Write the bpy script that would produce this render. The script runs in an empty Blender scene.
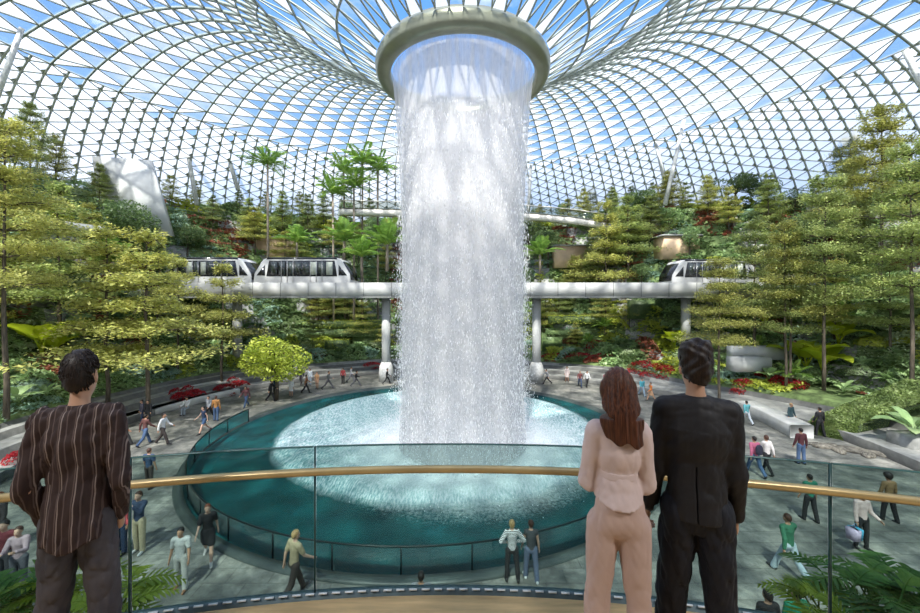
import bpy, math, random
import numpy as np
from math import sin, cos, pi, radians, sqrt, atan2, hypot
sc = bpy.context.scene
COL = sc.collection
# ---------------------------------------------------------------- camera frame (used only to survey ground positions)
F, CX, HY, EYE = 385.0, 460.0, 298.0, 8.0
def gp(px, py, z=0.0):
    d = (EYE - z) * F / (py - HY)
    return ((px - CX) * d / F, d)
def xat(px, d): return (px - CX) * d / F
def zat(py, d): return EYE + (HY - py) * d / F

# ---------------------------------------------------------------- object helpers
def link(name, mesh, parent=None, loc=None, rot=None, label=None, cat=None, group=None, kind=None):
    o = bpy.data.objects.new(name, mesh)
    COL.objects.link(o)
    if parent is not None: o.parent = parent
    if loc is not None: o.location = loc
    if rot is not None: o.rotation_euler = rot
    if label: o['label'] = label
    if cat: o['category'] = cat
    if group: o['group'] = group
    if kind: o['kind'] = kind
    return o
def empty(name, loc=(0, 0, 0), rotz=0, **k):
    return link(name, None, loc=loc, rot=(0, 0, rotz), **k)
def npmesh(name, V, polys, mats=(), midx=None, smooth=False):
    """V (n,3); polys: list of arrays each (m,k)"""
    me = bpy.data.meshes.new(name)
    V = np.asarray(V, dtype=np.float32).reshape(-1, 3)
    if not isinstance(polys, (list, tuple)): polys = [polys]
    polys = [np.asarray(p, dtype=np.int32) for p in polys if len(p)]
    me.vertices.add(len(V)); me.vertices.foreach_set('co', V.ravel())
    loops = np.concatenate([p.ravel() for p in polys]) if polys else np.zeros(0, np.int32)
    tot = np.concatenate([np.full(len(p), p.shape[1], np.int32) for p in polys]) if polys else np.zeros(0, np.int32)
    st = np.concatenate([[0], np.cumsum(tot)[:-1]]).astype(np.int32) if len(tot) else tot
    me.loops.add(len(loops)); me.loops.foreach_set('vertex_index', loops)
    me.polygons.add(len(tot)); me.polygons.foreach_set('loop_start', st); me.polygons.foreach_set('loop_total', tot)
    for m in mats: me.materials.append(m)
    if midx is not None: me.polygons.foreach_set('material_index', np.asarray(midx, np.int32))
    if smooth: me.polygons.foreach_set('use_smooth', np.ones(len(tot), bool))
    me.update(calc_edges=True); me.validate()
    return me
class MB:
    def __init__(s): s.v = []; s.f = {}; s.n = 0
    def add(s, V, Fs, m=0):
        V = np.asarray(V, float).reshape(-1, 3)
        for f in ([Fs] if isinstance(Fs, np.ndarray) else Fs):
            f = np.asarray(f, int)
            if f.ndim == 1: f = f[None]
            s.f.setdefault((f.shape[1]), []).append((f + s.n, m))
        s.v.append(V); s.n += len(V); return s
    def box(s, c, d, rz=0, m=0, taper=1.0):
        x, y, z = [q / 2 for q in d]
        P = np.array([[sx * x * (taper if sz > 0 else 1), sy * y * (taper if sz > 0 else 1), sz * z] for sz in (-1, 1) for sx, sy in ((-1, -1), (1, -1), (1, 1), (-1, 1))])
        if rz:
            P[:, :2] = P[:, :2] @ np.array([[cos(rz), sin(rz)], [-sin(rz), cos(rz)]])
        s.add(P + np.array(c), np.array([[3, 2, 1, 0], [4, 5, 6, 7], [0, 1, 5, 4], [1, 2, 6, 5], [2, 3, 7, 6], [3, 0, 4, 7]]), m); return s
    def tube(s, pts, rad, n=8, m=0, cap=True):
        pts = np.asarray(pts, float); k = len(pts)
        rad = np.full(k, rad) if np.isscalar(rad) else np.asarray(rad, float)
        T = np.gradient(pts, axis=0); T /= np.linalg.norm(T, axis=1)[:, None] + 1e-9
        up = np.array([0, 0, 1.0]) if abs(T[0][2]) < .9 else np.array([1.0, 0, 0])
        a = np.arange(n) * 2 * pi / n; V = []
        u = np.cross(T[0], up); u /= np.linalg.norm(u)
        for i in range(k):
            u = u - T[i] * np.dot(u, T[i]); u /= np.linalg.norm(u) + 1e-9
            w = np.cross(T[i], u)
            V.append(pts[i] + rad[i] * (np.cos(a)[:, None] * u + np.sin(a)[:, None] * w))
        V = np.concatenate(V); i, j = np.meshgrid(np.arange(k - 1), np.arange(n), indexing='ij'); j2 = (j + 1) % n
        Q = np.stack([i * n + j, i * n + j2, (i + 1) * n + j2, (i + 1) * n + j], -1).reshape(-1, 4)
        s.add(V, Q, m)
        if cap:
            b = s.n - len(V)
            s.f.setdefault(n, []).append((np.array([np.arange(n)[::-1] + b]), m))
            s.f.setdefault(n, []).append((np.array([np.arange(n) + b + (k - 1) * n]), m))
        return s
    def lathe(s, prof, n=48, c=(0, 0, 0), m=0, a0=0, a1=2 * pi):
        prof = np.asarray(prof, float); full = abs(a1 - a0 - 2 * pi) < 1e-6
        a = np.linspace(a0, a1, n + (0 if full else 1), endpoint=not full)
        V = np.stack([np.outer(np.cos(a), prof[:, 0]), np.outer(np.sin(a), prof[:, 0]), np.tile(prof[:, 1], (len(a), 1))], -1) + np.array(c)
        k = len(prof); na = len(a); i, j = np.meshgrid(np.arange(n), np.arange(k - 1), indexing='ij'); i2 = (i + 1) % na if full else i + 1
        Q = np.stack([i * k + j, i2 * k + j, i2 * k + j + 1, i * k + j + 1], -1).reshape(-1, 4)
        s.add(V.reshape(-1, 3), Q, m); return s
    def prism(s, outline, y0, y1, m=0):
        """outline in x,z ; extruded along y"""
        o = np.asarray(outline, float); n = len(o)
        V = np.concatenate([np.column_stack([o[:, 0], np.full(n, y), o[:, 1]]) for y in (y0, y1)])
        i = np.arange(n); j = (i + 1) % n
        s.add(V, [np.stack([i, j, j + n, i + n], -1), i[::-1].copy(), i + n], m); return s
    def mesh(s, name, mats, smooth=False):
        P = []; M = []
        for k in s.f:
            for f, m in s.f[k]: P.append(f); M.append(np.full(len(f), m))
        return npmesh(name, np.concatenate(s.v), P, mats if isinstance(mats, (list, tuple)) else [mats], np.concatenate(M), smooth)
    def obj(s, name, mats, parent=None, smooth=False, **k):
        return link(name, s.mesh(name, mats, smooth), parent, **k)

# ---------------------------------------------------------------- materials
MATS = {}
def newmat(name):
    m = bpy.data.materials.new(name); m.use_nodes = True
    nt = m.node_tree; nt.nodes.clear(); out = nt.nodes.new('ShaderNodeOutputMaterial')
    return m, nt, out
def N(nt, t, **inp):
    n = nt.nodes.new(t)
    for k, v in inp.items():
        if k in ('operation', 'blend_type', 'data_type', 'noise_dimensions', 'feature', 'wave_type', 'bands_direction', 'musgrave_type', 'interpolation', 'offset', 'distance'):
            setattr(n, k, v)
        else:
            kk = int(k[1:]) if k[0] == '_' else k.replace('__', ' ')
            n.inputs[kk].default_value = v
    return n
def ramp(nt, src, stops, interp='LINEAR'):
    r = nt.nodes.new('ShaderNodeValToRGB'); r.color_ramp.interpolation = interp
    e = r.color_ramp.elements
    while len(e) < len(stops): e.new(.5)
    for q, (p, c) in zip(e, stops):
        q.position = p; q.color = (c[0], c[1], c[2], 1) if not np.isscalar(c) else (c, c, c, 1)
    nt.links.new(src, r.inputs[0]); return r.outputs[0]
def mat(name, col, rough=.6, metal=0, var=.12, scale=6.0, bump=0.0, spec=.4, col2=None, stretch=None, detail=4, coat=0):
    """principled with mottled base colour"""
    if name in MATS: return MATS[name]
    m, nt, out = newmat(name); L = nt.links.new
    b = N(nt, 'ShaderNodeBsdfPrincipled', Roughness=rough, Metallic=metal); b.inputs['Specular IOR Level'].default_value = spec
    if coat: b.inputs['Coat Weight'].default_value = coat
    tc = N(nt, 'ShaderNodeTexCoord'); src = tc.outputs['Object']
    if stretch:
        mp = N(nt, 'ShaderNodeMapping'); mp.inputs['Scale'].default_value = stretch; L(src, mp.inputs[0]); src = mp.outputs[0]
    no = N(nt, 'ShaderNodeTexNoise', Scale=scale, Detail=detail, Roughness=.6); L(src, no.inputs['Vector'])
    c2 = col2 or tuple(c * (1 - var * 2) for c in col); c1 = col if col2 else tuple(min(1, c * (1 + var)) for c in col)
    L(ramp(nt, no.outputs[0], [(.32, c2), (.68, c1)]), b.inputs['Base Color'])
    if bump:
        bp = N(nt, 'ShaderNodeBump', Strength=bump, Distance=.05); L(no.outputs[0], bp.inputs['Height']); L(bp.outputs[0], b.inputs['Normal'])
    L(b.outputs[0], out.inputs[0]); MATS[name] = m; return m
def leafmat(name, c1, c2, c3=None, scale=.9, trans=.35, rough=.45):
    if name in MATS: return MATS[name]
    m, nt, out = newmat(name); L = nt.links.new
    tc = N(nt, 'ShaderNodeTexCoord'); oi = N(nt, 'ShaderNodeObjectInfo')
    add = N(nt, 'ShaderNodeVectorMath', operation='ADD'); L(tc.outputs['Object'], add.inputs[0]); L(oi.outputs['Random'], add.inputs[1])
    no = N(nt, 'ShaderNodeTexNoise', Scale=scale, Detail=6, Roughness=.75); L(add.outputs[0], no.inputs['Vector'])
    c = ramp(nt, no.outputs[0], [(.3, c2), (.5, c1), (.72, c3 or c1)])
    hs = N(nt, 'ShaderNodeHueSaturation'); mr = N(nt, 'ShaderNodeMapRange'); L(oi.outputs['Random'], mr.inputs[0])
    mr.inputs['To Min'].default_value = .8; mr.inputs['To Max'].default_value = 1.2; L(mr.outputs[0], hs.inputs['Value']); L(c, hs.inputs['Color'])
    b = N(nt, 'ShaderNodeBsdfPrincipled', Roughness=rough); b.inputs['Specular IOR Level'].default_value = .35
    L(hs.outputs[0], b.inputs['Base Color'])
    t = N(nt, 'ShaderNodeBsdfTranslucent'); L(hs.outputs[0], t.inputs[0])
    mx = N(nt, 'ShaderNodeMixShader', _0=trans); L(b.outputs[0], mx.inputs[1]); L(t.outputs[0], mx.inputs[2])
    L(mx.outputs[0], out.inputs[0]); MATS[name] = m; return m
def glassmat(name, tint=(.93, .97, .96), gloss=.08, rough=.03):
    if name in MATS: return MATS[name]
    m, nt, out = newmat(name); L = nt.links.new
    t = N(nt, 'ShaderNodeBsdfTransparent'); t.inputs[0].default_value = (*tint, 1)
    g = N(nt, 'ShaderNodeBsdfGlossy', Roughness=rough); g.inputs[0].default_value = (1, 1, 1, 1)
    fr = N(nt, 'ShaderNodeFresnel', IOR=1.45); mu = N(nt, 'ShaderNodeMath', operation='MULTIPLY', _1=gloss / .04); L(fr.outputs[0], mu.inputs[0])
    mx = N(nt, 'ShaderNodeMixShader'); L(mu.outputs[0], mx.inputs[0]); L(t.outputs[0], mx.inputs[1]); L(g.outputs[0], mx.inputs[2])
    mu.use_clamp = True
    L(mx.outputs[0], out.inputs[0]); MATS[name] = m; return m

# ---------------------------------------------------------------- places
PC = np.array([-1.7, 23.2]); PR = 12.2           # pool
WC = np.array([0.15, 21.3])                      # waterfall / oculus axis
def rho0(th):
    d = np.degrees(th)
    return np.interp(d, [-180, -60, -35, 0, 30, 60, 90, 180], [19.3, 19.3, 18.6, 18.2, 18.2, 19.0, 23.2, 24.5])
P_SIDE = ([0, .001, 1.2, 1.201, 2.4, 2.401, 3.2, 3.3, 8, 13, 19, 25, 40], [0, .45, .45, .85, .85, 1.2, 1.2, 1.6, 4.5, 10.5, 18.5, 20.5, 22])
P_BACK = ([0, .001, 1.2, 1.201, 2.4, 2.401, 3.2, 3.3, 9, 12, 15, 19, 24, 40], [0, .3, .3, .6, .6, .9, .9, 1.2, 2.6, 7.5, 13.0, 18.8, 20.5, 22])
P_RIGHT = ([0, .001, .4, 3.2, 3.3, 7, 9, 13, 18, 24, 40], [0, .5, .5, .6, 1.2, 1.8, 2.8, 6.0, 12.5, 18, 21])
def terr(X, Y):
    X = np.asarray(X, float); Y = np.asarray(Y, float)
    dx = X - PC[0]; dy = Y - PC[1]; th = np.arctan2(dx, dy); rp = np.hypot(dx, dy) - rho0(th); deg = np.degrees(th)
    wb = np.clip((62 - np.abs(deg)) / 28, 0, 1); wr = np.clip((deg - 50) / 18, 0, 1)
    zs = np.interp(rp, *P_SIDE); zb = np.interp(rp, *P_BACK); zr = np.interp(rp, *P_RIGHT)
    z = zs * (1 - wb) + zb * wb
    z = z * (1 - wr) + zr * wr
    q = 1.5
    wob = .5 * np.sin(th * 9 + rp * .1) + .35 * np.sin(th * 21)
    zz = z + wob * .8
    zq = np.floor(zz / q) * q + q * np.clip((zz / q - np.floor(zz / q) - .72) / .28, 0, 1) - wob * .3
    t = np.clip((rp - 4.5) / 2, 0, 1)
    z = z * (1 - t) + np.maximum(zq, .8) * t
    return np.where(rp < 0, 0, z)
def hit(px, py, d0=9.5, d1=66):
    d = np.arange(d0, d1, .1); X = (px - CX) * d / F; zr = EYE + (HY - py) * d / F
    k = np.nonzero(terr(X, d) >= zr)[0]
    i = k[0] if len(k) else len(d) - 1
    return X[i], d[i], float(terr(X[i], d[i]))

# ---------------------------------------------------------------- world, sun, camera
w = bpy.data.worlds.new('sky'); sc.world = w; w.use_nodes = True; nt = w.node_tree; nt.nodes.clear(); L = nt.links.new
out = nt.nodes.new('ShaderNodeOutputWorld'); bg = nt.nodes.new('ShaderNodeBackground')
tc = nt.nodes.new('ShaderNodeTexCoord'); sx = nt.nodes.new('ShaderNodeSeparateXYZ'); L(tc.outputs['Generated'], sx.inputs[0])
skyc = ramp(nt, sx.outputs[2], [(0, (.62, .74, .9)), (.18, (.36, .56, .9)), (.6, (.13, .33, .78)), (1, (.1, .27, .7))])
mp = nt.nodes.new('ShaderNodeMapping'); mp.inputs['Scale'].default_value = (1, 1, 2.2); L(tc.outputs['Generated'], mp.inputs[0])
cn = N(nt, 'ShaderNodeTexNoise', Scale=1.9, Detail=7, Roughness=.6); L(mp.outputs[0], cn.inputs['Vector'])
cf = ramp(nt, cn.outputs[0], [(.5, 0.0), (.66, 1.0)])
mx = N(nt, 'ShaderNodeMix', data_type='RGBA'); L(cf, mx.inputs[0]); L(skyc, mx.inputs[6]); mx.inputs[7].default_value = (1.0, 1.0, 1.02, 1)
L(mx.outputs[2], bg.inputs[0]); bg.inputs[1].default_value = 1.15; L(bg.outputs[0], out.inputs[0])
sun = bpy.data.lights.new('sun', 'SUN'); sun.energy = 7.4; sun.angle = radians(1.8); sun.color = (1, .96, .88)
so = bpy.data.objects.new('sun', sun); COL.objects.link(so)
el, az = radians(56), radians(13)          # the sun stands behind the camera, a little to the left
dv = np.array([-sin(az) * cos(el), -cos(az) * cos(el), sin(el)])
import mathutils
so.rotation_euler = mathutils.Vector(dv).to_track_quat('Z', 'Y').to_euler(); so.location = dv * 120
cam = bpy.data.cameras.new('camera'); co = bpy.data.objects.new('camera', cam); COL.objects.link(co)
cam.sensor_fit = 'HORIZONTAL'; cam.sensor_width = 36; cam.lens = F / 920 * 36; cam.shift_y = -(306.5 - HY) / 920
cam.clip_end = 1000; cam.clip_start = .05
co.location = (0, 0, EYE); co.rotation_euler = (pi / 2, 0, 0); sc.camera = co
sc.view_settings.view_transform = 'Standard'; sc.view_settings.look = 'None'; sc.view_settings.gamma = 1; sc.view_settings.exposure = 0.42
sc.view_settings.use_curve_mapping = False
sc.cycles.max_bounces = 6; sc.cycles.diffuse_bounces = 3; sc.cycles.glossy_bounces = 3; sc.cycles.transmission_bounces = 6; sc.cycles.transparent_max_bounces = 24
sc.cycles.caustics_reflective = False; sc.cycles.caustics_refractive = False; sc.cycles.use_denoising = True; sc.cycles.sample_clamp_indirect = 4

# ================================================================ ROOF
PR_R = np.array([4.7, 6, 8, 10, 14, 18, 22, 27, 32, 37.7, 41, 44, 46.5, 48, 48.5]); PR_Z = np.array([20.6, 21.4, 22.8, 24.1, 26.5, 28.3, 29.5, 30.2, 29.9, 28.4, 26, 22.5, 18, 13, 7.5])
def catmull(xs, ys, n=12):
    P = np.column_stack([xs, ys]); P = np.vstack([2 * P[0] - P[1], P, 2 * P[-1] - P[-2]]); out = []
    for i in range(1, len(P) - 2):
        t = np.linspace(0, 1, n, endpoint=False)[:, None]
        out.append(.5 * ((2 * P[i]) + (-P[i - 1] + P[i + 1]) * t + (2 * P[i - 1] - 5 * P[i] + 4 * P[i + 1] - P[i + 2]) * t ** 2 + (-P[i - 1] + 3 * P[i] - 3 * P[i + 1] + P[i + 2]) * t ** 3))
    out.append(P[-2][None]); return np.vstack(out)
PROF = catmull(PR_R, PR_Z); PS = np.concatenate([[0], np.cumsum(np.hypot(*np.diff(PROF, axis=0).T))])
def prof_s(s): return np.interp(s, PS, PROF[:, 0]), np.interp(s, PS, PROF[:, 1])
def s_of_r(r): return float(np.interp(r, PROF[:, 0], PS))
def rpt(s, a):
    r, z = prof_s(s); return np.stack([WC[0] + r * np.sin(a), WC[1] + r * np.cos(a), z + 0 * a], -1)
def bars(segs, wd, dp):
    A = np.array([s[0] for s in segs]); B = np.array([s[1] for s in segs]); T = B - A; T /= np.linalg.norm(T, axis=1)[:, None]
    mid = (A + B) / 2; c = np.array([WC[0], WC[1], 18.0]); R0 = mid - c
    # outward normal approx: tilt by distance to torus core
    rr = np.hypot(R0[:, 0], R0[:, 1]); core = np.column_stack([WC[0] + R0[:, 0] / rr * 27, WC[1] + R0[:, 1] / rr * 27, np.full(len(rr), 8.0)])
    nn = mid - core; nn -= T * (nn * T).sum(1)[:, None]; nn /= np.linalg.norm(nn, axis=1)[:, None]; uu = np.cross(T, nn)
    V = []
    for P in (A, B):
        for a, b in ((-1, -1), (1, -1), (1, 1), (-1, 1)): V.append(P + uu * a * wd / 2 + nn * b * dp / 2 - nn * dp * .5)
    V = np.stack(V, 1).reshape(-1, 3); k = np.arange(len(A))[:, None, None] * 8
    q = np.array([[0, 1, 5, 4], [1, 2, 6, 5], [2, 3, 7, 6], [3, 0, 4, 7]])[None]
    return V, (k + q).reshape(-1, 4)
ribs, thin, clear, frit, gus = [], [], [], [], []
def tri(l, *p): l.append(p)
# zone 1: ring lattice round the oculus
rows = [s_of_r(4.72), s_of_r(6.6), s_of_r(9.2), s_of_r(12.2)]; n1 = 48
P1 = [rpt(s, (np.arange(n1) + .5 * (j % 2)) * 2 * pi / n1) for j, s in enumerate(rows)]
for j in range(3):
    for k in range(n1):
        o = 0 if j % 2 == 0 else 1
        a = P1[j][k]; b = P1[j][(k + 1) % n1]; u = P1[j + 1][(k - 1 + o) % n1]; v = P1[j + 1][(k + o) % n1]
        ribs += [(a, u), (a, v)]; thin.append((u, v))
        tri(clear, a, u, v); tri(frit if k % 2 else clear, a, v, b)
# zone 2: straight meridians with staggered bracing
n2 = 96; s0, s1 = rows[-1], s_of_r(37.7); m2 = 15; ds = (s1 - s0) / m2
def lat(nm, sA, dsx, k, i, lim0, lim1):
    s = np.clip(sA + (i + .5 * (k % 2)) * dsx, lim0, lim1); return rpt(s, np.array(k * 2 * pi / nm))
def lattice(nm, sA, sB, m, k_off, fr, lean=0.0):
    dsx = (sB - sA) / m
    G = {}
    for k in range(nm):
        pts = [sA] + [sA + (i + .5 * (k % 2)) * dsx for i in range(m + 1)]
        pts = sorted(set(round(min(max(p, sA), sB), 4) for p in pts)); G[k] = pts
    for k in range(nm):
        k2 = (k + 1) % nm; A, B = G[k], G[k2]; ang = (k + k_off) * 2 * pi / nm; ang2 = (k + 1 + k_off) * 2 * pi / nm
        an = lambda s: ang + lean * (s - sA); an2 = lambda s: ang2 + lean * (s - sA)
        for p, q in zip(A[:-1], A[1:]): ribs.append((rpt(p, np.array(an(p))), rpt(q, np.array(an(q)))))
        ia = ib = 0; c = 0
        while ia < len(A) - 1 or ib < len(B) - 1:
            adv_a = ib >= len(B) - 1 or (ia < len(A) - 1 and A[ia + 1] <= B[ib + 1])
            pa, pb = rpt(A[ia], np.array(an(A[ia]))), rpt(B[ib], np.array(an2(B[ib])))
            if adv_a:
                ia += 1; pn = rpt(A[ia], np.array(an(A[ia]))); tri(frit if fr(k, ia, 0) else clear, pa, pb, pn); thin.append((pn, pb))
            else:
                ib += 1; pn = rpt(B[ib], np.array(an2(B[ib]))); tri(frit if fr(k, ib, 1) else clear, pa, pb, pn); thin.append((pa, pn))
                if nm > 100: gus.append((pn, pn + (pa - pn) * .28, pn + (pb - pn) * .42))
lattice(n2, s0, s1, m2, 0, lambda k, i, t: t == 0)
lattice(192, s1, PS[-1], 19, 0, lambda k, i, t: not (t and i < 3 and (k * 7 + i) % 3 == 0), lean=0.0016)
A2 = rpt(s0, np.arange(96) * 2 * pi / 96)
M_RIB = mat('roof steel', (.33, .37, .33), .5, .2, var=.1, scale=2)
M_RIBT = mat('roof steel light', (.42, .45, .41), .45, .2, var=.08, scale=2)
def tri_obj(name, T, m, par, off):
    V = np.array(T).reshape(-1, 3); c = np.array([WC[0], WC[1], 8.0]); d = V - c; d /= np.linalg.norm(d, axis=1)[:, None]
    return link(name, npmesh(name, V + d * off, np.arange(len(V)).reshape(-1, 3), [m]), par)
M_CLEAR = glassmat('roof clear glass', (.94, .97, 1.0), .006)
mfr, nt, out = newmat('fritted glass'); L = nt.links.new
tr = N(nt, 'ShaderNodeBsdfTransparent'); tr.inputs[0].default_value = (.95, .97, 1, 1); tl = N(nt, 'ShaderNodeBsdfTranslucent'); tl.inputs[0].default_value = (.93, .94, .95, 1)
df = N(nt, 'ShaderNodeBsdfDiffuse'); df.inputs[0].default_value = (.9, .9, .9, 1)
m1 = N(nt, 'ShaderNodeMixShader', _0=.25); L(tl.outputs[0], m1.inputs[1]); L(df.outputs[0], m1.inputs[2])
m2_ = N(nt, 'ShaderNodeMixShader', _0=.72); L(tr.outputs[0], m2_.inputs[1]); L(m1.outputs[0], m2_.inputs[2]); L(m2_.outputs[0], out.inputs[0])
roof = empty('ceiling', (0, 0, 0), kind='structure')
low = [q for q in ribs if q[1][2] < 28.3 and hypot(q[1][0] - WC[0], q[1][1] - WC[1]) > 36]; ribs = [q for q in ribs if not (q[1][2] < 28.3 and hypot(q[1][0] - WC[0], q[1][1] - WC[1]) > 36)]
inner = [q for q in ribs if hypot(q[1][0] - WC[0], q[1][1] - WC[1]) < 12.3]; ribs = [q for q in ribs if not hypot(q[1][0] - WC[0], q[1][1] - WC[1]) < 12.3]
V, Q = bars(inner, .065, .07); link('inner_rib', npmesh('inner_rib', V, Q, [M_RIB]), roof, kind='stuff')
V, Q = bars(ribs, .12, .18); link('rib', npmesh('rib', V, Q, [M_RIB]), roof, kind='stuff')
V, Q = bars(low, .13, .2); link('lower_rib', npmesh('lower_rib', V, Q, [mat('lower rib steel', (.50, .53, .50), .5, .1, var=.08)]), roof, kind='stuff')
V, Q = bars(thin, .07, .13); link('bracing', npmesh('bracing', V, Q, [M_RIBT]), roof, kind='stuff')
tri_obj('clear_pane', clear, M_CLEAR, roof, .02)['kind'] = 'stuff'; tri_obj('fritted_pane', frit, mfr, roof, .02)['kind'] = 'stuff'
tri_obj('gusset', gus, M_RIBT, roof, -.1)['kind'] = 'stuff'
# oculus ring
prof = [(4.25, 20.9), (4.62, 20.75), (4.74, 20.45), (4.72, 20.15), (4.58, 19.93), (4.35, 19.84), (4.1, 19.83), (3.95, 19.9), (3.9, 20.05), (3.94, 20.5), (4.25, 20.9)]
MB().lathe(prof, 96, (WC[0], WC[1], 0)).obj('oculus_ring', mat('ring metal', (.30, .31, .23), .32, .55, var=.06, scale=1), None, True,
    label='dull olive metal ring around the oculus that the water falls from', cat='roof ring')

# slanted roof columns
def col(px0, py0, px1, py1, d, r=.28):
    A = (xat(px0, d), d, zat(py0, d)); B = (xat(px1, d), d, zat(py1, d))
    return A, B
M_COL = mat('column paint', (.62, .63, .6), .5)
for i, (a, b, c, e, d) in enumerate([(197, 205, 183, 125, 47), (238, 190, 222, 135, 50), (665, 205, 684, 120, 46), (668, 195, 655, 140, 50), (-12, 120, 22, 28, 29), (905, 50, 938, 120, 29), (528, 215, 531, 165, 58)]):
    A, B = col(a, b, c, e, d)
    MB().tube([A, B], [.26, .2] if d > 30 else [.2, .16], 10).obj('roof_column', M_COL, None, True, cat='column', group='slanted columns holding up the roof',
      label=['slanted grey roof column above the left hillside, left of the palm', 'slanted grey roof column behind the tall left palm', 'slanted grey roof column right of the waterfall, the right-leaning one', 'slanted grey roof column right of the waterfall, the left-leaning one', 'big slanted grey roof column at the left picture edge', 'big slanted grey roof column at the right picture edge', 'thin upright pole standing just right of the waterfall above the bridge'][i])

# ================================================================ GROUND
mfl, nt, out = newmat('plaza stone'); L = nt.links.new
b = N(nt, 'ShaderNodeBsdfPrincipled', Roughness=.55); tc = N(nt, 'ShaderNodeTexCoord')
no = N(nt, 'ShaderNodeTexNoise', Scale=.55, Detail=8, Roughness=.7); L(tc.outputs['Object'], no.inputs['Vector'])
c = ramp(nt, no.outputs[0], [(.34, (.07, .078, .07)), (.5, (.21, .21, .185)), (.66, (.42, .40, .34))])
no2 = N(nt, 'ShaderNodeTexNoise', Scale=3.2, Detail=8, Roughness=.7); L(tc.outputs['Object'], no2.inputs['Vector'])
c2 = ramp(nt, no2.outputs[0], [(.35, .55), (.65, 1.15)])
bk = N(nt, 'ShaderNodeTexBrick', Scale=1.0); bk.inputs['Brick Width'].default_value = 1.2; bk.inputs['Row Height'].default_value = .6; bk.inputs['Mortar Size'].default_value = .012
bk.inputs['Color1'].default_value = (1, 1, 1, 1); bk.inputs['Color2'].default_value = (.88, .88, .88, 1); bk.inputs['Mortar'].default_value = (.45, .45, .45, 1); L(tc.outputs['Object'], bk.inputs['Vector'])
ma = N(nt, 'ShaderNodeMix', data_type='RGBA', blend_type='MULTIPLY', _0=1.0); L(c, ma.inputs[6]); L(c2, ma.inputs[7])
mb_ = N(nt, 'ShaderNodeMix', data_type='RGBA', blend_type='MULTIPLY', _0=1.0); L(ma.outputs[2], mb_.inputs[6]); L(bk.outputs[0], mb_.inputs[7])
L(mb_.outputs[2], b.inputs['Base Color']); L(b.outputs[0], out.inputs[0])
MB().lathe([(PR + .02, 0), (PR + .02, -.5), (PR + .3, -.5), (PR + .3, 0), (48, 0)][:1] + [(20, 0), (30, 0), (52, 0)], 128, (PC[0], PC[1], 0)).obj('floor', mfl, None, kind='structure')
MB().lathe([(52, -.3), (400, -.3)], 64, (PC[0], PC[1], 0)).obj('ground', mat('outside ground', (.3, .3, .28)), None, kind='structure')
# hillside
th = np.radians(np.linspace(-128, 128, 300)); nr = 120
rp = np.concatenate([[0.0, .002], np.linspace(.1, 3.4, 24), np.linspace(3.6, 27, 118)])
TH, RP = np.meshgrid(th, rp, indexing='ij'); RR = RP + rho0(TH) ; X = PC[0] + RR * np.sin(TH); Y = PC[1] + RR * np.cos(TH); Z = terr(X, Y)
k = len(rp); i, j = np.meshgrid(np.arange(len(th) - 1), np.arange(k - 1), indexing='ij')
Q = np.stack([i * k + j, i * k + j + 1, (i + 1) * k + j + 1, (i + 1) * k + j], -1).reshape(-1, 4)
V = np.stack([X, Y, Z], -1).reshape(-1, 3)
dWC = np.hypot(V[:, 0] - WC[0], V[:, 1] - WC[1])
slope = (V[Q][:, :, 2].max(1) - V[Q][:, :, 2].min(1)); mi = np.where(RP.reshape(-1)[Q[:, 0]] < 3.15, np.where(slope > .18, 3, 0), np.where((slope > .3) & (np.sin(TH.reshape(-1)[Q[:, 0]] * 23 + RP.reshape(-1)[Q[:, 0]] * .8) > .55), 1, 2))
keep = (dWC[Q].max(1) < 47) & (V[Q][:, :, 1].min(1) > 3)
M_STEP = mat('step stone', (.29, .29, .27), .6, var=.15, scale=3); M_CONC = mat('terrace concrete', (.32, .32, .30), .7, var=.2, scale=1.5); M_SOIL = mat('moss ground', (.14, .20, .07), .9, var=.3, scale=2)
link('floor_terraces', npmesh('terraces', V, Q[keep], [M_STEP, M_CONC, M_SOIL, mat('riser stone', (.13, .13, .12), .6, var=.15, scale=3)], mi[keep]), kind='structure')  # step risers get a darker tone, their shade put into the colour

# ================================================================ POOL
mw, nt, out = newmat('pool water'); L = nt.links.new
tc = N(nt, 'ShaderNodeTexCoord'); b = N(nt, 'ShaderNodeBsdfPrincipled', Roughness=.1); b.inputs['Specular IOR Level'].default_value = .5
def dist_to(cx, cy):
    s = N(nt, 'ShaderNodeVectorMath', operation='SUBTRACT'); L(tc.outputs['Object'], s.inputs[0]); s.inputs[1].default_value = (cx, cy, 0)
    m_ = N(nt, 'ShaderNodeVectorMath', operation='MULTIPLY'); L(s.outputs[0], m_.inputs[0]); m_.inputs[1].default_value = (1, 1, 0)
    l = N(nt, 'ShaderNodeVectorMath', operation='LENGTH'); L(m_.outputs[0], l.inputs[0]); return l.outputs['Value'], m_.outputs[0]
dw, vw = dist_to(*WC); dm, vm = dist_to(-1.2, 24.2)
def M2(op, a, b_):
    n = N(nt, 'ShaderNodeMath', operation=op)
    for i_, v_ in enumerate((a, b_)):
        if hasattr(v_, 'links'): L(v_, n.inputs[i_])
        else: n.inputs[i_].default_value = v_
    return n.outputs[0]
fine = N(nt, 'ShaderNodeTexNoise', Scale=9, Detail=4, Roughness=.7); L(tc.outputs['Object'], fine.inputs['Vector'])
big = N(nt, 'ShaderNodeTexNoise', Scale=.5, Detail=5, Roughness=.6); L(tc.outputs['Object'], big.inputs['Vector'])
mps = N(nt, 'ShaderNodeMapping'); mps.inputs['Scale'].default_value = (14, 3.2, 1); mps.inputs['Rotation'].default_value = (0, 0, -.5); L(tc.outputs['Object'], mps.inputs[0])
stk = N(nt, 'ShaderNodeTexNoise', Scale=1, Detail=3, Roughness=.6); L(mps.outputs[0], stk.inputs['Vector'])
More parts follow.
